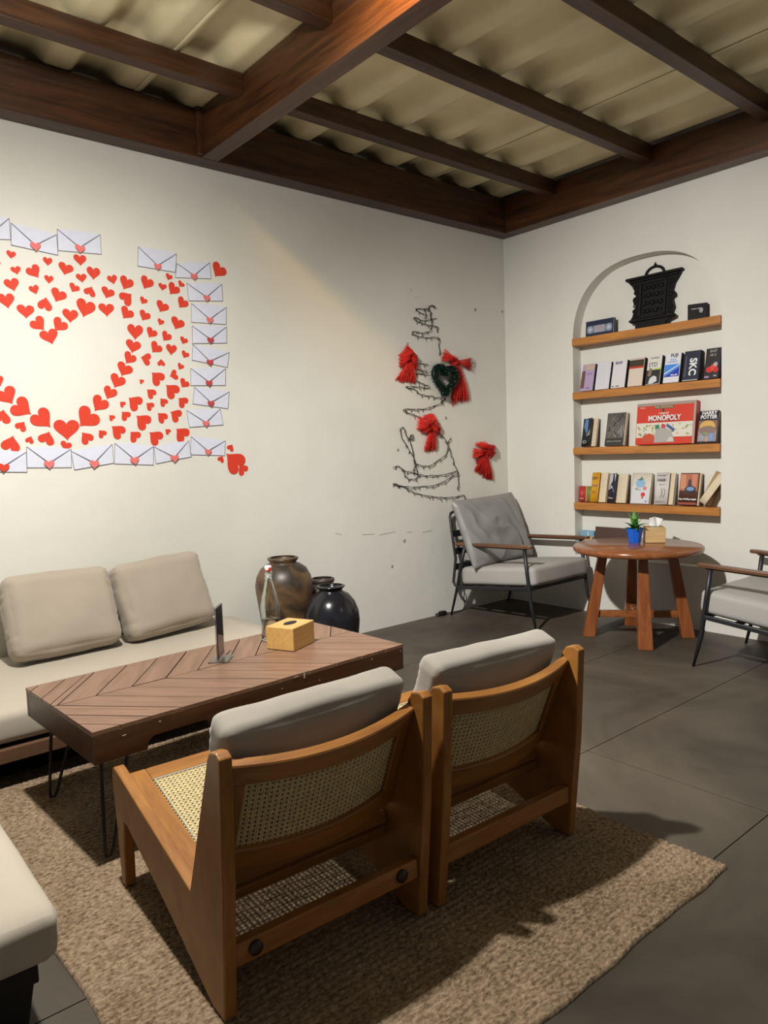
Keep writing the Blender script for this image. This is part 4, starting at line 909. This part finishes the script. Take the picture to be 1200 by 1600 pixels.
text('Phare', 0.018, cmat((0.2, 0.3, 0.2)), t, (W*0.36, -0.0040, h*0.46), name='title')
t, W, h, yf = book('white paperback with thin black lettering, pages fanning out', -1.190, 0.128, 0.205, 0.020, 3, (0.62, 0.58, 0.56), 14, 0.018, group=G4, cover_w=0.78)
text('HABIT', 0.027, 'ink', t, (W*0.40, yf(W*0.42)-0.004, h*0.76), name='title'); text('THE POWER OF', 0.0105, 'ink', t, (W*0.38, yf(W*0.42)-0.003, h*0.90), name='title')
for a in (-0.010, 0.010): MB().tube([(W*0.40+a+0.012*math.sin(s_*3), yf(W*0.45)-0.004, h*(0.22+0.28*s_)) for s_ in [k/8 for k in range(9)]], 0.0011, 5).build('line_drawing', 'ink', t)
flat(t, 'small_print', W*0.1, W*0.6, h*0.08, h*0.095, (0.25, 0.24, 0.24), yf(W*0.45)-0.003); flat(t, 'small_print', W*0.2, W*0.55, h*0.62, h*0.632, (0.3, 0.3, 0.3), yf(W*0.45)-0.003)
t, W, h, yf = book('brown and orange paperback with a blue oval badge', -1.352, 0.132, 0.202, 0.022, 3, (0.075, 0.028, 0.018), 15, 0.006, group=G4, cover_w=0.93)
flat(t, 'cover_art', 0.003, W*0.9, h*0.45, h*0.97, (0.40, 0.13, 0.06), -0.0078); poly(t, 'cover_art', [(W*0.05, h*0.95), (W*0.30, h*0.95), (W*0.34, h*0.5), (W*0.08, h*0.5)], (0.55, 0.24, 0.13), -0.0084); poly(t, 'cover_art', [(W*0.60, h*0.96), (W*0.85, h*0.96), (W*0.80, h*0.55), (W*0.64, h*0.6)], (0.52, 0.21, 0.12), -0.0084)
poly(t, 'cover_art', [(W*0.38, h*0.45), (W*0.45, h*0.80), (W*0.55, h*0.80), (W*0.66, h*0.45)], (0.06, 0.03, 0.03), -0.0088); disc(t, 'badge', W*0.56, h*0.50, W*0.27, h*0.105, (0.02, 0.03, 0.06), -0.0092); disc(t, 'badge', W*0.56, h*0.51, W*0.18, h*0.06, (0.16, 0.30, 0.52), -0.0097); text('City of Falling Angels', 0.0135, 'white', t, (W*0.46, -0.0084, h*0.19), name='title', bold=0.0005); flat(t, 'foot_band', 0.003, W*0.9, 0.004, h*0.09, (0.28, 0.05, 0.025), -0.0078)
t, W, h, yf = book('worn book leaning open at the right end of the bottom shelf', -1.488, 0.070, 0.205, 0.012, 3, (0.40, 0.29, 0.14), 6, 0.0, 'kraft', G4, 0.030, 0.9, 26, (0.45, 0.34, 0.18))
for k in range(4):
    def lf(u, v): return (W*(0.98-0.08*k)*u+0.010*k*v, -0.004-0.0055*k-0.014*u*u*(k+1)/3-0.004*math.sin(v*3), 0.203*v)
    MB().sheet(lf, 8, 4, (0, 0.0006, 0)).build('loose_page', 'cream' if k == 3 else 'kraft', t, True)
# ---- things on the niche sill behind the round table
t, W = niche('menu_board', 'dark brown board leaning in the niche behind the round table', 'board', -0.728, -1.02, 0, 8, 0.030, z=SILL, thk=0.012)
MB().box((W/2, 0.006, 0.100), (W, 0.012, 0.20)).build('board_panel', plain('dark_brown_board', (0.075, 0.040, 0.032), 0.5), t, bevel=0.002); flat(t, 'board_edge', 0.0, W, 0.194, 0.2, (0.11, 0.06, 0.045), -0.0008)
t, W = niche('blue_box', 'light blue box with a white hook mark in the niche', 'box', -0.612, -0.722, 0, 0, 0.045, z=SILL)
MB().box((W/2, 0.02, 0.083), (W, 0.04, 0.165)).build('box_body', cmat((0.20, 0.37, 0.50)), t, bevel=0.002); text('J', 0.045, 'white', t, (W*0.58, -0.001, 0.140), bold=0.001)
t, W = niche('wooden_block', 'small pale wooden block beside the light blue box', 'block', -0.655, -0.735, 0, 0, 0.004, z=SILL)
MB().box((W/2, 0.015, 0.065), (W, 0.03, 0.13)).build('block_body', 'bamboo2', t, bevel=0.003)

# ================================================================== PAPER HEARTS AND ENVELOPES ON THE LEFT WALL
def heart_outline(n=15, asp=1.14):
    """right half from notch to tip, unit height, x>=0"""
    pts = []
    for k in range(n+1):
        t = math.pi*k/n
        x = 16*math.sin(t)**3; z = 13*math.cos(t)-5*math.cos(2*t)-2*math.cos(3*t)-math.cos(4*t)
        pts.append((x, z))
    zs = [p[1] for p in pts]; lo, hi = min(zs), max(zs)
    return [(x/32*asp, (z-lo)/(hi-lo)-0.5) for x, z in pts]
def heart_mesh(name, mat, fold=0.05, th=0.012, asp=1.14):
    h = heart_outline(15, asp); mb = MB(); N = len(h)
    for sx in (1, -1):
        f = [(sx*x, -th-fold*abs(x), z) for x, z in h]; b_ = [(sx*x, -fold*abs(x)*0.98, z) for x, z in h]
        vs = f+b_; fs = [tuple(range(N)), tuple(range(2*N-1, N-1, -1))]+[(i, i+1, i+1+N, i+N) for i in range(N-1)]
        mb.add(vs, fs)
    me = mb.mesh(name, mat); return me
hm = [heart_mesh('paper_heart', 'red', f, 0.014, a) for f, a in ((0.05, 1.12), (0.10, 1.04), (0.02, 1.20))]
seal_p, seal_c = heart_mesh('seal', 'pink', 0.02, 0.03, 1.12), heart_mesh('seal', 'crimson', 0.02, 0.03, 1.12)
seal_r = heart_mesh('seal', 'red', 0.02, 0.03, 1.12)
HEARTS = [((-3.385,2.121),(-3.389,2.086),'s'),((-3.231,2.114),(-3.232,2.075),'s'),((-3.375,2.054),(-3.366,2.019),'s'),((-3.309,2.063),(-3.277,2.016),'s'),((-3.231,2.032),(-3.233,1.994),'s'),((-3.147,2.097),(-3.161,2.043),'s'),((-3.084,2.147),(-3.083,2.095),'s'),((-3.023,2.096),(-3.027,2.036),'s'),((-3.085,2.058),(-3.08,2.017),'s'),((-3.399,1.997),(-3.384,1.943),'s'),((-3.305,1.978),(-3.291,1.939),'s'),((-3.112,2.004),(-3.131,1.968),'s'),((-3.184,1.971),(-3.209,1.914),'s'),((-3.262,1.874),(-3.249,1.933),'s'),((-3.054,1.962),(-3.036,2.005),'s'),((-3.443,2.065),(-3.437,2.05),'s'),((-3.425,1.928),(-3.415,1.863),'r'),((-3.343,1.886),(-3.343,1.825),'r'),((-3.31,1.826),(-3.268,1.779),'r'),((-3.182,1.831),(-3.221,1.779),'r'),((-3.256,1.781),(-3.236,1.716),'r'),((-3.145,1.885),(-3.149,1.822),'r'),((-3.064,1.935),(-3.087,1.854),'r'),((-2.974,1.929),(-2.972,1.867),'r'),((-2.859,1.915),(-2.893,1.865),'r'),((-2.834,1.839),(-2.839,1.764),'r'),((-2.845,1.76),(-2.859,1.698),'r'),((-2.939,2.069),(-2.927,2.027),'s'),((-2.855,2.067),(-2.882,2.007),'s'),((-2.954,2.005),(-2.972,1.955),'s'),((-2.89,1.95),(-2.842,1.991),'s'),((-2.749,2.08),(-2.777,2.022),'s'),((-2.675,2.06),(-2.681,2.024),'s'),((-2.634,2.112),(-2.647,2.081),'s'),((-2.604,2.061),(-2.64,2.01),'s'),((-2.567,2.08),(-2.586,2.055),'s'),((-2.776,1.977),(-2.794,1.946),'s'),((-2.559,1.994),(-2.593,1.946),'s'),((-2.675,1.965),(-2.7,1.914),'s'),((-2.772,1.909),(-2.796,1.863),'s'),((-2.693,1.878),(-2.707,1.847),'s'),((-2.597,1.89),(-2.622,1.833),'s'),((-2.74,1.825),(-2.767,1.781),'s'),((-2.661,1.812),(-2.69,1.769),'s'),((-2.571,1.794),(-2.586,1.76),'s'),((-2.717,1.751),(-2.754,1.707),'s'),((-2.647,1.753),(-2.653,1.698),'s'),((-2.567,1.721),(-2.584,1.688),'s'),((-2.335,2.196),(-2.377,2.132),'o'),((-2.859,1.694),(-2.893,1.644),'r'),((-2.89,1.641),(-2.92,1.582),'r'),((-2.929,1.583),(-2.959,1.522),'r'),((-2.971,1.522),(-3.0,1.465),'r'),((-2.766,1.667),(-2.816,1.68),'s'),((-2.709,1.642),(-2.708,1.678),'s'),((-2.597,1.656),(-2.614,1.626),'s'),((-2.625,1.603),(-2.667,1.59),'s'),((-2.714,1.559),(-2.763,1.607),'s'),((-2.812,1.552),(-2.829,1.569),'s'),((-2.577,1.572),(-2.604,1.534),'s'),((-2.637,1.495),(-2.69,1.546),'s'),((-2.757,1.486),(-2.794,1.52),'s'),((-2.838,1.433),(-2.891,1.476),'s'),((-2.915,1.435),(-2.936,1.455),'s'),((-2.697,1.443),(-2.726,1.476),'s'),((-2.587,1.444),(-2.625,1.48),'s'),((-2.77,1.424),(-2.801,1.451),'s'),((-2.973,1.367),(-2.994,1.389),'s'),((-2.9,1.373),(-2.93,1.406),'s'),((-2.801,1.336),(-2.857,1.387),'s'),((-2.705,1.362),(-2.744,1.401),'s'),((-2.625,1.375),(-2.674,1.408),'s'),((-3.024,1.285),(-3.049,1.315),'s'),((-2.934,1.289),(-2.985,1.335),'s'),((-2.857,1.267),(-2.893,1.306),'s'),((-2.741,1.256),(-2.794,1.303),'s'),((-2.686,1.296),(-2.708,1.317),'s'),((-2.597,1.269),(-2.647,1.32),'s'),((-2.345,1.198),(-2.323,1.23),'o'),((-2.281,1.098),(-2.365,1.181),'o'),((-2.253,1.07),(-2.29,1.113),'o'),((-2.406,1.138),(-2.386,1.168),'o'),((-3.486,1.557),(-3.471,1.514),'r'),((-3.466,1.502),(-3.428,1.436),'r'),((-3.42,1.441),(-3.352,1.39),'r'),((-3.332,1.399),(-3.271,1.33),'r'),((-3.199,1.363),(-3.2,1.267),'r'),((-3.071,1.405),(-3.138,1.333),'r'),((-3.017,1.47),(-3.063,1.407),'r'),((-3.481,1.353),(-3.467,1.412),'s'),((-3.409,1.32),(-3.384,1.357),'s'),((-3.372,1.259),(-3.359,1.291),'s'),((-3.302,1.255),(-3.278,1.311),'s'),((-3.456,1.226),(-3.436,1.294),'s'),((-3.096,1.258),(-3.13,1.306),'s'),((-3.202,1.26),(-3.217,1.22),'s')]
ENV = [((-3.548,2.266),(-3.384,2.264),(-3.384,2.171),(-3.551,2.152),(-3.475,2.164)),((-3.378,2.245),(-3.184,2.224),(-3.184,2.131),(-3.384,2.148),(-3.282,2.152)),((-3.18,2.251),(-2.98,2.257),(-2.981,2.164),(-3.182,2.153),(-3.083,2.171)),((-2.795,2.227),(-2.592,2.221),(-2.604,2.126),(-2.803,2.132),(-2.7,2.138)),((-2.592,2.172),(-2.405,2.202),(-2.401,2.118),(-2.606,2.099),(-2.502,2.113)),((-2.544,2.078),(-2.339,2.097),(-2.339,2.007),(-2.539,1.988),(-2.437,2.008)),((-2.524,1.976),(-2.318,1.976),(-2.326,1.883),(-2.53,1.878),(-2.425,1.893)),((-2.527,1.859),(-2.324,1.87),(-2.329,1.783),(-2.53,1.767),(-2.428,1.787)),((-2.529,1.763),(-2.315,1.733),(-2.332,1.651),(-2.538,1.68),(-2.437,1.669)),((-2.549,1.636),(-2.343,1.644),(-2.35,1.553),(-2.553,1.546),(-2.449,1.558)),((-2.533,1.538),(-2.328,1.518),(-2.341,1.426),(-2.548,1.45),(-2.444,1.449)),((-2.585,1.415),(-2.388,1.424),(-2.375,1.338),(-2.575,1.326),(-2.48,1.342)),((-2.568,1.277),(-2.367,1.25),(-2.376,1.17),(-2.577,1.181),(-2.477,1.189)),((-2.776,1.227),(-2.582,1.255),(-2.572,1.17),(-2.77,1.14),(-2.67,1.161)),((-2.976,1.25),(-2.778,1.229),(-2.784,1.134),(-2.983,1.148),(-2.882,1.157)),((-3.188,1.216),(-2.989,1.245),(-2.987,1.152),(-3.178,1.126),(-3.084,1.147)),((-3.383,1.242),(-3.186,1.226),(-3.19,1.138),(-3.387,1.145),(-3.291,1.154)),((-3.568,1.229),(-3.386,1.217),(-3.389,1.125),(-3.574,1.135),(-3.487,1.146))]
WIRES = [[(-0.734,2.124),(-0.744,2.135),(-0.768,2.135),(-0.796,2.12),(-0.786,2.1),(-0.777,2.081),(-0.772,2.024)],[(-0.841,2.066),(-0.909,2.095),(-0.912,2.1),(-0.83,2.108),(-0.796,2.113)],[(-0.83,2.108),(-0.826,2.077),(-0.832,2.043)],[(-0.723,2.055),(-0.778,2.045),(-0.833,2.029),(-0.873,2.03),(-0.918,2.044),(-0.935,2.032),(-0.912,2.022),(-0.867,2.011),(-0.834,2.005),(-0.78,2.002),(-0.726,2.0),(-0.714,1.99),(-0.718,1.971)],[(-0.769,2.024),(-0.773,2.0),(-0.781,1.975),(-0.809,1.956),(-0.863,1.945),(-0.922,1.95),(-0.949,1.948),(-0.952,1.936),(-0.923,1.924),(-0.877,1.918),(-0.797,1.919),(-0.711,1.926),(-0.705,1.908),(-0.707,1.859),(-0.704,1.806)],[(-0.818,1.739),(-0.871,1.741),(-0.937,1.742)],[(-0.83,1.695),(-0.906,1.699),(-0.958,1.716)],[(-0.82,1.676),(-0.92,1.672),(-0.979,1.672)],[(-0.817,1.596),(-0.863,1.604),(-0.896,1.615),(-0.935,1.626)],[(-0.804,1.579),(-0.891,1.584),(-0.957,1.587),(-1.018,1.584),(-1.015,1.578),(-0.938,1.564),(-0.912,1.543),(-0.86,1.529),(-0.792,1.526),(-0.745,1.515),(-0.689,1.521),(-0.661,1.516),(-0.665,1.504),(-0.686,1.498),(-0.711,1.483)],[(-0.661,1.512),(-0.709,1.478),(-0.793,1.454),(-0.875,1.437),(-0.963,1.436),(-1.041,1.435),(-1.051,1.425),(-1.028,1.416),(-0.964,1.397),(-0.85,1.369),(-0.779,1.346),(-0.726,1.279),(-0.681,1.236),(-0.654,1.198),(-0.618,1.13),(-0.601,1.082),(-0.565,1.013),(-0.547,0.951),(-0.565,0.869)],[(-0.614,1.238),(-0.639,1.218),(-0.649,1.192),(-0.661,1.131),(-0.743,1.087),(-0.818,1.054),(-0.89,1.053),(-0.952,1.065),(-0.993,1.019)],[(-0.947,1.004),(-0.961,1.069),(-0.991,1.173),(-1.004,1.25),(-0.989,1.264),(-0.974,1.26),(-0.978,1.244),(-0.999,1.232),(-1.027,1.251),(-1.055,1.305),(-1.071,1.316),(-1.087,1.299),(-1.083,1.267),(-1.034,1.187),(-0.98,1.121),(-0.959,1.066)],[(-1.163,1.052),(-1.124,1.061),(-1.083,1.042),(-1.049,1.024),(-0.954,1.004),(-0.875,0.986),(-0.802,0.984),(-0.709,0.982),(-0.57,1.003)],[(-1.075,1.035),(-1.051,0.989),(-1.017,0.969),(-0.965,0.97),(-0.939,0.987),(-0.946,1.004)],[(-0.565,1.006),(-0.561,0.989),(-0.625,0.961),(-0.73,0.927),(-0.805,0.914),(-0.958,0.914),(-1.071,0.923),(-1.155,0.947),(-1.151,0.94),(-1.088,0.927),(-0.96,0.871),(-0.853,0.847),(-0.771,0.832),(-0.697,0.824),(-0.601,0.82),(-0.498,0.825),(-0.494,0.782)]]
ORD = ['first', 'second', 'third', 'fourth', 'fifth', 'sixth', 'seventh', 'eighth', 'ninth', 'tenth', 'eleventh', 'twelfth', 'thirteenth', 'fourteenth', 'fifteenth', 'sixteenth', 'seventeenth', 'eighteenth', 'nineteenth', 'twentieth']
OUT = ['red paper heart alone at the upper right of the envelope border', 'tiny red paper heart just above the big one at the lower right corner', 'largest red paper heart beyond the lower right corner of the envelopes', 'small red paper heart lowest and farthest right of the display', 'tiny red paper heart under the lower right corner envelope']
def heart_labels():
    """say which heart: along the outline, or by the neighbouring envelopes"""
    lab = {}; mid = [((a[0]+b_[0])/2, (a[1]+b_[1])/2) for a, b_, _ in HEARTS]
    ring = [k for k, h_ in enumerate(HEARTS) if h_[2] == 'r']
    tip = min(ring, key=lambda k: mid[k][1] if mid[k][0] > -3.3 else 9); nt = min([k for k in ring if mid[k][1] > 1.75 and -3.35 < mid[k][0] < -3.1], key=lambda k: mid[k][1])
    cx, cz = mid[tip][0], 1.68
    lab[tip] = 'red paper heart at the bottom tip of the big heart outline'; lab[nt] = 'red paper heart at the top notch of the big heart outline'
    rest = [k for k in ring if k not in (tip, nt)]
    for side, word in ((1, 'right'), (-1, 'left')):
        low = sorted([k for k in rest if (mid[k][0]-cx)*side > 0 and mid[k][1] < cz+0.02], key=lambda k: mid[k][1])
        hi = sorted([k for k in rest if (mid[k][0]-cx)*side > 0 and mid[k][1] >= cz+0.02], key=lambda k: math.hypot(mid[k][0]-mid[nt][0], mid[k][1]-mid[nt][1]))
        for n_, k in enumerate(low): lab[k] = '%s red paper heart up the %s side of the big outline from its tip' % (ORD[n_], word)
        for n_, k in enumerate(hi): lab[k] = '%s red paper heart %s of the notch along the big heart outline' % (ORD[n_], word)
    sm = [k for k, h_ in enumerate(HEARTS) if h_[2] == 's']; grp = {}
    for k in sm:
        x, z = mid[k]
        if x < -2.87: grp.setdefault(('a',) if z > 1.66 else ('b',), []).append(k)
        else:
            col_ = ENV[4:13]; e = min(range(len(col_)), key=lambda i: abs((col_[i][0][1]+col_[i][2][1])/2-z)); grp.setdefault(('c', e), []).append(k)
    EN_ = ['the upper right corner envelope', 'the topmost right column envelope', 'the second right column envelope', 'the third right column envelope', 'the tilted fourth right column envelope', 'the fifth right column envelope', 'the sixth right column envelope', 'the seventh right column envelope', 'the lower right corner envelope']
    for g_, ks in grp.items():
        if g_[0] == 'c':
            ks.sort(key=lambda k: -mid[k][0])
            for n_, k in enumerate(ks): lab[k] = 'small red paper heart, %s to the left of %s' % (ORD[n_], EN_[g_[1]])
        else:
            ks.sort(key=lambda k: mid[k][0])
            for n_, k in enumerate(ks): lab[k] = 'small red paper heart, %s from the left %s the big heart outline' % (ORD[n_], 'above' if g_[0] == 'a' else 'under')
    return lab
HL = heart_labels(); oi_ = 0
for k, ((ax, az), (bx, bz), kd) in enumerate(HEARTS):
    dx, dz = ax-bx, az-bz; L = math.hypot(dx, dz)*1.04
    o = inst('paper_heart', hm[k % 3], None, ((ax+bx)/2, -0.0012, (az+bz)/2), (0, math.atan2(dx, dz), 0), (L, L*0.35, L))
    if kd == 'o': tag(o, OUT[oi_], 'paper heart', 'paper hearts outside the envelope border'); oi_ += 1
    else: tag(o, HL[k], 'paper heart', 'paper hearts outlining the big heart' if kd == 'r' else 'scattered small paper hearts')
ENL = ['white envelope cut off at the upper left edge of the photo', 'white envelope in the upper row, left of the one above the top heart', 'white envelope in the upper row touching a red heart below it', 'white envelope right of the gap in the upper row', 'white envelope at the upper right corner of the border',
       'topmost envelope of the right column', 'second envelope from the top of the right column', 'third envelope from the top of the right column, dark heart seal', 'fourth envelope of the right column, tilted and curling', 'fifth envelope from the top of the right column', 'sixth envelope from the top of the right column', 'seventh envelope of the right column, above the corner one',
       'white envelope at the lower right corner of the border', 'white envelope in the lower row next to the corner one', 'white envelope in the lower row, third from its right end', 'white envelope in the lower row, fourth from its right end', 'white envelope in the lower row under the big heart tip', 'white envelope in the lower row cut off at the left edge']
for k, (tl, tr, br, bl, sl) in enumerate(ENV):
    e = thing('envelope', ENL[k], 'envelope', ((bl[0]+br[0])/2, 0, (bl[1]+br[1])/2), group='envelopes framing the hearts')
    ox, oz = e.location.x, e.location.z; y0 = -0.0004-0.0006*(k % 2)
    P = lambda p, y: (p[0]-ox, y+y0, p[1]-oz)
    MB().prism([P(p, -0.0030) for p in (tl, tr, br, bl)], (0, 0.0028, 0)).build('envelope_body', 'paper', e)
    ap = (sl[0], sl[1]+0.010)
    mid = ((tl[0]+tr[0])/2, (tl[1]+tr[1])/2+0.004)
    fl = MB().add([P(tl, -0.0032), P(mid, -0.0036), P(tr, -0.0032), P(ap, -0.0085), P(tl, -0.0030), P(mid, -0.0030), P(tr, -0.0030), P(ap, -0.0072)], [(0, 1, 3), (1, 2, 3), (4, 7, 5), (5, 7, 6), (0, 3, 7, 4), (3, 2, 6, 7), (0, 4, 5, 1), (1, 5, 6, 2)]).build('flap', 'paperflap', e)
    def line(a, b, ya, yb, w_):
        d = Vector((b[0]-a[0], b[1]-a[1])).normalized(); nx, nz = -d.y*w_/2, d.x*w_/2
        A = [(a[0]+nx, a[1]+nz), (a[0]-nx, a[1]-nz)]; B_ = [(b[0]-nx, b[1]-nz), (b[0]+nx, b[1]+nz)]
        v = [P(A[0], ya), P(A[1], ya), P(B_[0], yb), P(B_[1], yb)]
        return MB().add(v+[(p[0], p[1]+0.0006, p[2]) for p in v], [(0, 1, 2, 3), (7, 6, 5, 4), (0, 1, 5, 4), (1, 2, 6, 5), (2, 3, 7, 6), (3, 0, 4, 7)])
    for a in (tl, tr): line(a, ap, -0.0039, -0.0092, 0.0032).build('flap_line', 'greyline', fl)
    for a, b_ in ((bl, br), (bl, tl), (br, tr)): line(a, b_, -0.0036, -0.0036, 0.0022).build('edge_line', 'greyline', e)
    sz = 0.036 if k not in (1, 2, 13, 14, 15, 16, 17) else 0.042
    inst('seal', seal_c if k in (7, 8, 9, 10) else (seal_r if k == 17 else seal_p), e, (sl[0]-ox, -0.0095+y0, sl[1]-oz), (0, random.uniform(-0.15, 0.15), 0), (sz, 0.03, sz))

# ================================================================== WIRE TREE, WREATH, BOWS
tree = thing('string_light_tree', 'unlit string lights pinned to the wall as a Christmas tree outline', 'string lights', (-0.82, 0, 1.5))
def smooth(pts, n=5):
    out_ = []; P_ = [Vector((p[0]+0.82, 0, p[1]-1.5)) for p in pts]; m_ = len(P_)
    for i in range(m_-1):
        p0, p1, p2, p3 = P_[max(i-1, 0)], P_[i], P_[i+1], P_[min(i+2, m_-1)]
        for k in range(n):
            t = k/n; out_.append(0.5*((2*p1)+(p2-p0)*t+(2*p0-5*p1+4*p2-p3)*t*t+(3*p1-p0-3*p2+p3)*t**3))
    return out_+[P_[-1]]
bme = MB().tube([(0, 0, 0), (0, -0.001, -0.011), (0, -0.002, -0.023)], [0.0028, 0.0026, 0.0008], 6).mesh('mini_bulb', 'bulb', True)
random.seed(21)
for wi, wp in enumerate(WIRES):
    s_ = smooth(wp); acc = 0.02; s2 = []
    for i, p in enumerate(s_): s2.append(Vector((p.x, -0.010-0.004*math.sin(i*0.9+wi), p.z)))
    MB().tube(s2, 0.0036 if wi == 0 else 0.0020, 6).build('wire', 'wire', tree, True)
    off = [Vector((p.x+0.0035*math.sin(i*1.3), p.y-0.004, p.z+0.0035*math.cos(i*1.1))) for i, p in enumerate(s2)]
    MB().tube(off, 0.0012, 5).build('wire', 'wire', tree, True)
    for i in range(1, len(s2)):
        acc += (s2[i]-s2[i-1]).length
        if acc > 0.052:
            acc = 0; inst('mini_bulb', bme, tree, s2[i], (random.uniform(-0.2, 0.2), random.uniform(-0.5, 0.5), random.uniform(0, 3)))
# heart wreath
wrt = thing('heart_wreath', 'dark green tinsel wreath shaped like a heart on the wire tree', 'wreath', (-0.693, -0.010, 1.640), rot=(0, R(4), 0))
cur = []
for k in range(60):
    t = 2*math.pi*k/60; x = 16*math.sin(t)**3; z = 13*math.cos(t)-5*math.cos(2*t)-2*math.cos(3*t)-math.cos(4*t)
    cur.append(Vector((x/16*0.103, -0.030, z/16*0.100+0.008)))
MB().tube(cur, 0.017, 8, True).build('wreath_core', 'tinsel', wrt, True)
mb = MB(); random.seed(4)
for k in range(7000):
    i = random.randrange(60); p = cur[i].lerp(cur[(i+1) % 60], random.random())
    d = Vector((random.gauss(0, 1), random.gauss(0, 1), random.gauss(0, 1))).normalized()
    if d.y > 0.45: d.y = -d.y
    s_ = d.orthogonal().normalized()*0.0017; L = random.uniform(0.028, 0.044); a = p+d*0.012; b_ = p+d*L
    if b_.y > -0.001: b_.y = -0.001
    mb.add([a+s_, a-s_, b_], [(0, 1, 2)])
o = mb.build('tinsel', 'tinsel', wrt); o['kind'] = 'stuff'
mb = MB()
for k in range(2200):
    i = random.randrange(60); p = cur[i].lerp(cur[(i+1) % 60], random.random())
    d = Vector((random.gauss(0, 1), -abs(random.gauss(0, 0.9)), random.gauss(0, 1))).normalized()
    s_ = d.orthogonal().normalized()*0.0016; L = random.uniform(0.036, 0.054); a = p+d*0.018; b_ = p+d*L
    b_.y = min(b_.y, -0.001); mb.add([a+s_, a-s_, b_], [(0, 1, 2)])
o = mb.build('tinsel_tips', plain('light_green_tinsel', (0.022, 0.065, 0.045), 0.35, spec=0.8), wrt); o['kind'] = 'stuff'
mb = MB()
for k in range(46):
    i = random.randrange(60); p = cur[i]; d = Vector((random.gauss(0, 1), -abs(random.gauss(0, 1)), random.gauss(0, 1))).normalized(); q = p+d*random.uniform(0.030, 0.038); r_ = random.uniform(0.0012, 0.0024)
    mb.box(q, (r_*2, r_*2, r_*2), Matrix.Rotation(k, 3, 'X'))
o = mb.build('sparkles', 'sparkle', wrt); o['kind'] = 'stuff'
MB().tube([(0.0, -0.01, 0.07), (0.004, -0.008, 0.10), (-0.006, -0.006, 0.125), (-0.018, -0.006, 0.11)], 0.003, 6).build('hanging_loop', plain('tan_string', (0.5, 0.4, 0.25), 0.8), wrt, True)
# red tulle bows
def bow(label, knot, loops, tails):
    t = thing('tulle_bow', label, 'bow', (knot[0], 0, knot[1]), group='red tulle bows')
    MB().lathe([(0.001, -0.016), (0.012, -0.013), (0.017, 0), (0.012, 0.013), (0.001, 0.016)], 12, (0, -0.030, 0)).build('knot', 'tulle', t, True)
    def fan(name, A, B_, kw, folds, amp, puff, layers, ragged):
        for ly in range(layers):
            ph = random.uniform(0, 6); N = folds*6; jx, jz = random.uniform(-0.014, 0.014), random.uniform(-0.012, 0.012); wd = random.uniform(0.95, 1.15)
            jit = [random.uniform(1-ragged, 1.0) for _ in range(N+1)]
            def f(u, v):
                # u across, v from knot outward
                i = u*N; j0 = int(min(i, N-1)); e = jit[j0]*(1-(i-j0))+jit[min(j0+1, N)]*(i-j0)
                ex, ez = A[0]+(B_[0]-A[0])*((u-0.5)*wd+0.5)-knot[0]+jx, A[1]+(B_[1]-A[1])*((u-0.5)*wd+0.5)-knot[1]+jz
                sx, sz = kw*(u-0.5)*(0.6 if abs(B_[0]-A[0]) >= abs(B_[1]-A[1]) else 0), kw*(0.5-u)*(0.6 if abs(B_[0]-A[0]) < abs(B_[1]-A[1]) else 0)
                vv = v*(1+(e-1)*v)
                y = -0.028-puff*math.sin(math.pi*min(1, v))*(1 if ly % 2 == 0 else 0.35)+amp*(0.25+v)*math.sin(u*folds*6.283+ph)+ly*0.006+0.016*v*v
                return (sx+(ex-sx)*vv, min(-0.002, y), sz+(ez-sz)*vv)
            MB().sheet(f, N, 10, (0, 0.0004, 0)).build(name, 'tulle', t, True)
    for A, B_ in loops: fan('loop', A, B_, 0.03, 4, 0.009, 0.035, 3, 0.16)
    for A, B_ in tails: fan('tail', A, B_, 0.035, 7, 0.007, 0.012, 3, 0.22)
random.seed(8)
bow('red tulle bow hanging left of the heart wreath', (-1.000, 1.775), [((-1.070, 1.79), (-1.005, 1.862)), ((-1.015, 1.862), (-0.925, 1.79)), ((-1.08, 1.715), (-1.078, 1.80)), ((-0.920, 1.80), (-0.925, 1.70))], [((-1.108, 1.60), (-0.93, 1.585)), ((-1.07, 1.70), (-0.93, 1.70))])
bow('large red tulle bow right of the heart wreath', (-0.550, 1.768), [((-0.690, 1.775), (-0.655, 1.842)), ((-0.375, 1.808), (-0.385, 1.712)), ((-0.63, 1.82), (-0.60, 1.74))], [((-0.595, 1.455), (-0.415, 1.485)), ((-0.575, 1.53), (-0.46, 1.52))])
bow('red tulle bow below the wreath in the middle of the wire tree', (-0.825, 1.316), [((-0.87, 1.395), (-0.79, 1.412)), ((-0.935, 1.30), (-0.915, 1.39)), ((-0.90, 1.265), (-0.925, 1.31)), ((-0.71, 1.305), (-0.735, 1.255)), ((-0.78, 1.37), (-0.715, 1.31))], [((-0.868, 1.15), (-0.755, 1.15)), ((-0.85, 1.19), (-0.76, 1.19))])
bow('red tulle bow nearest the room corner, above the grey armchair', (-0.295, 1.142), [((-0.36, 1.195), (-0.27, 1.215)), ((-0.395, 1.08), (-0.385, 1.165)), ((-0.138, 1.172), (-0.136, 1.108)), ((-0.27, 1.20), (-0.15, 1.175)), ((-0.15, 1.12), (-0.22, 1.07))], [((-0.372, 0.985), (-0.29, 0.955)), ((-0.285, 0.945), (-0.185, 0.918)), ((-0.36, 1.05), (-0.23, 1.02))])
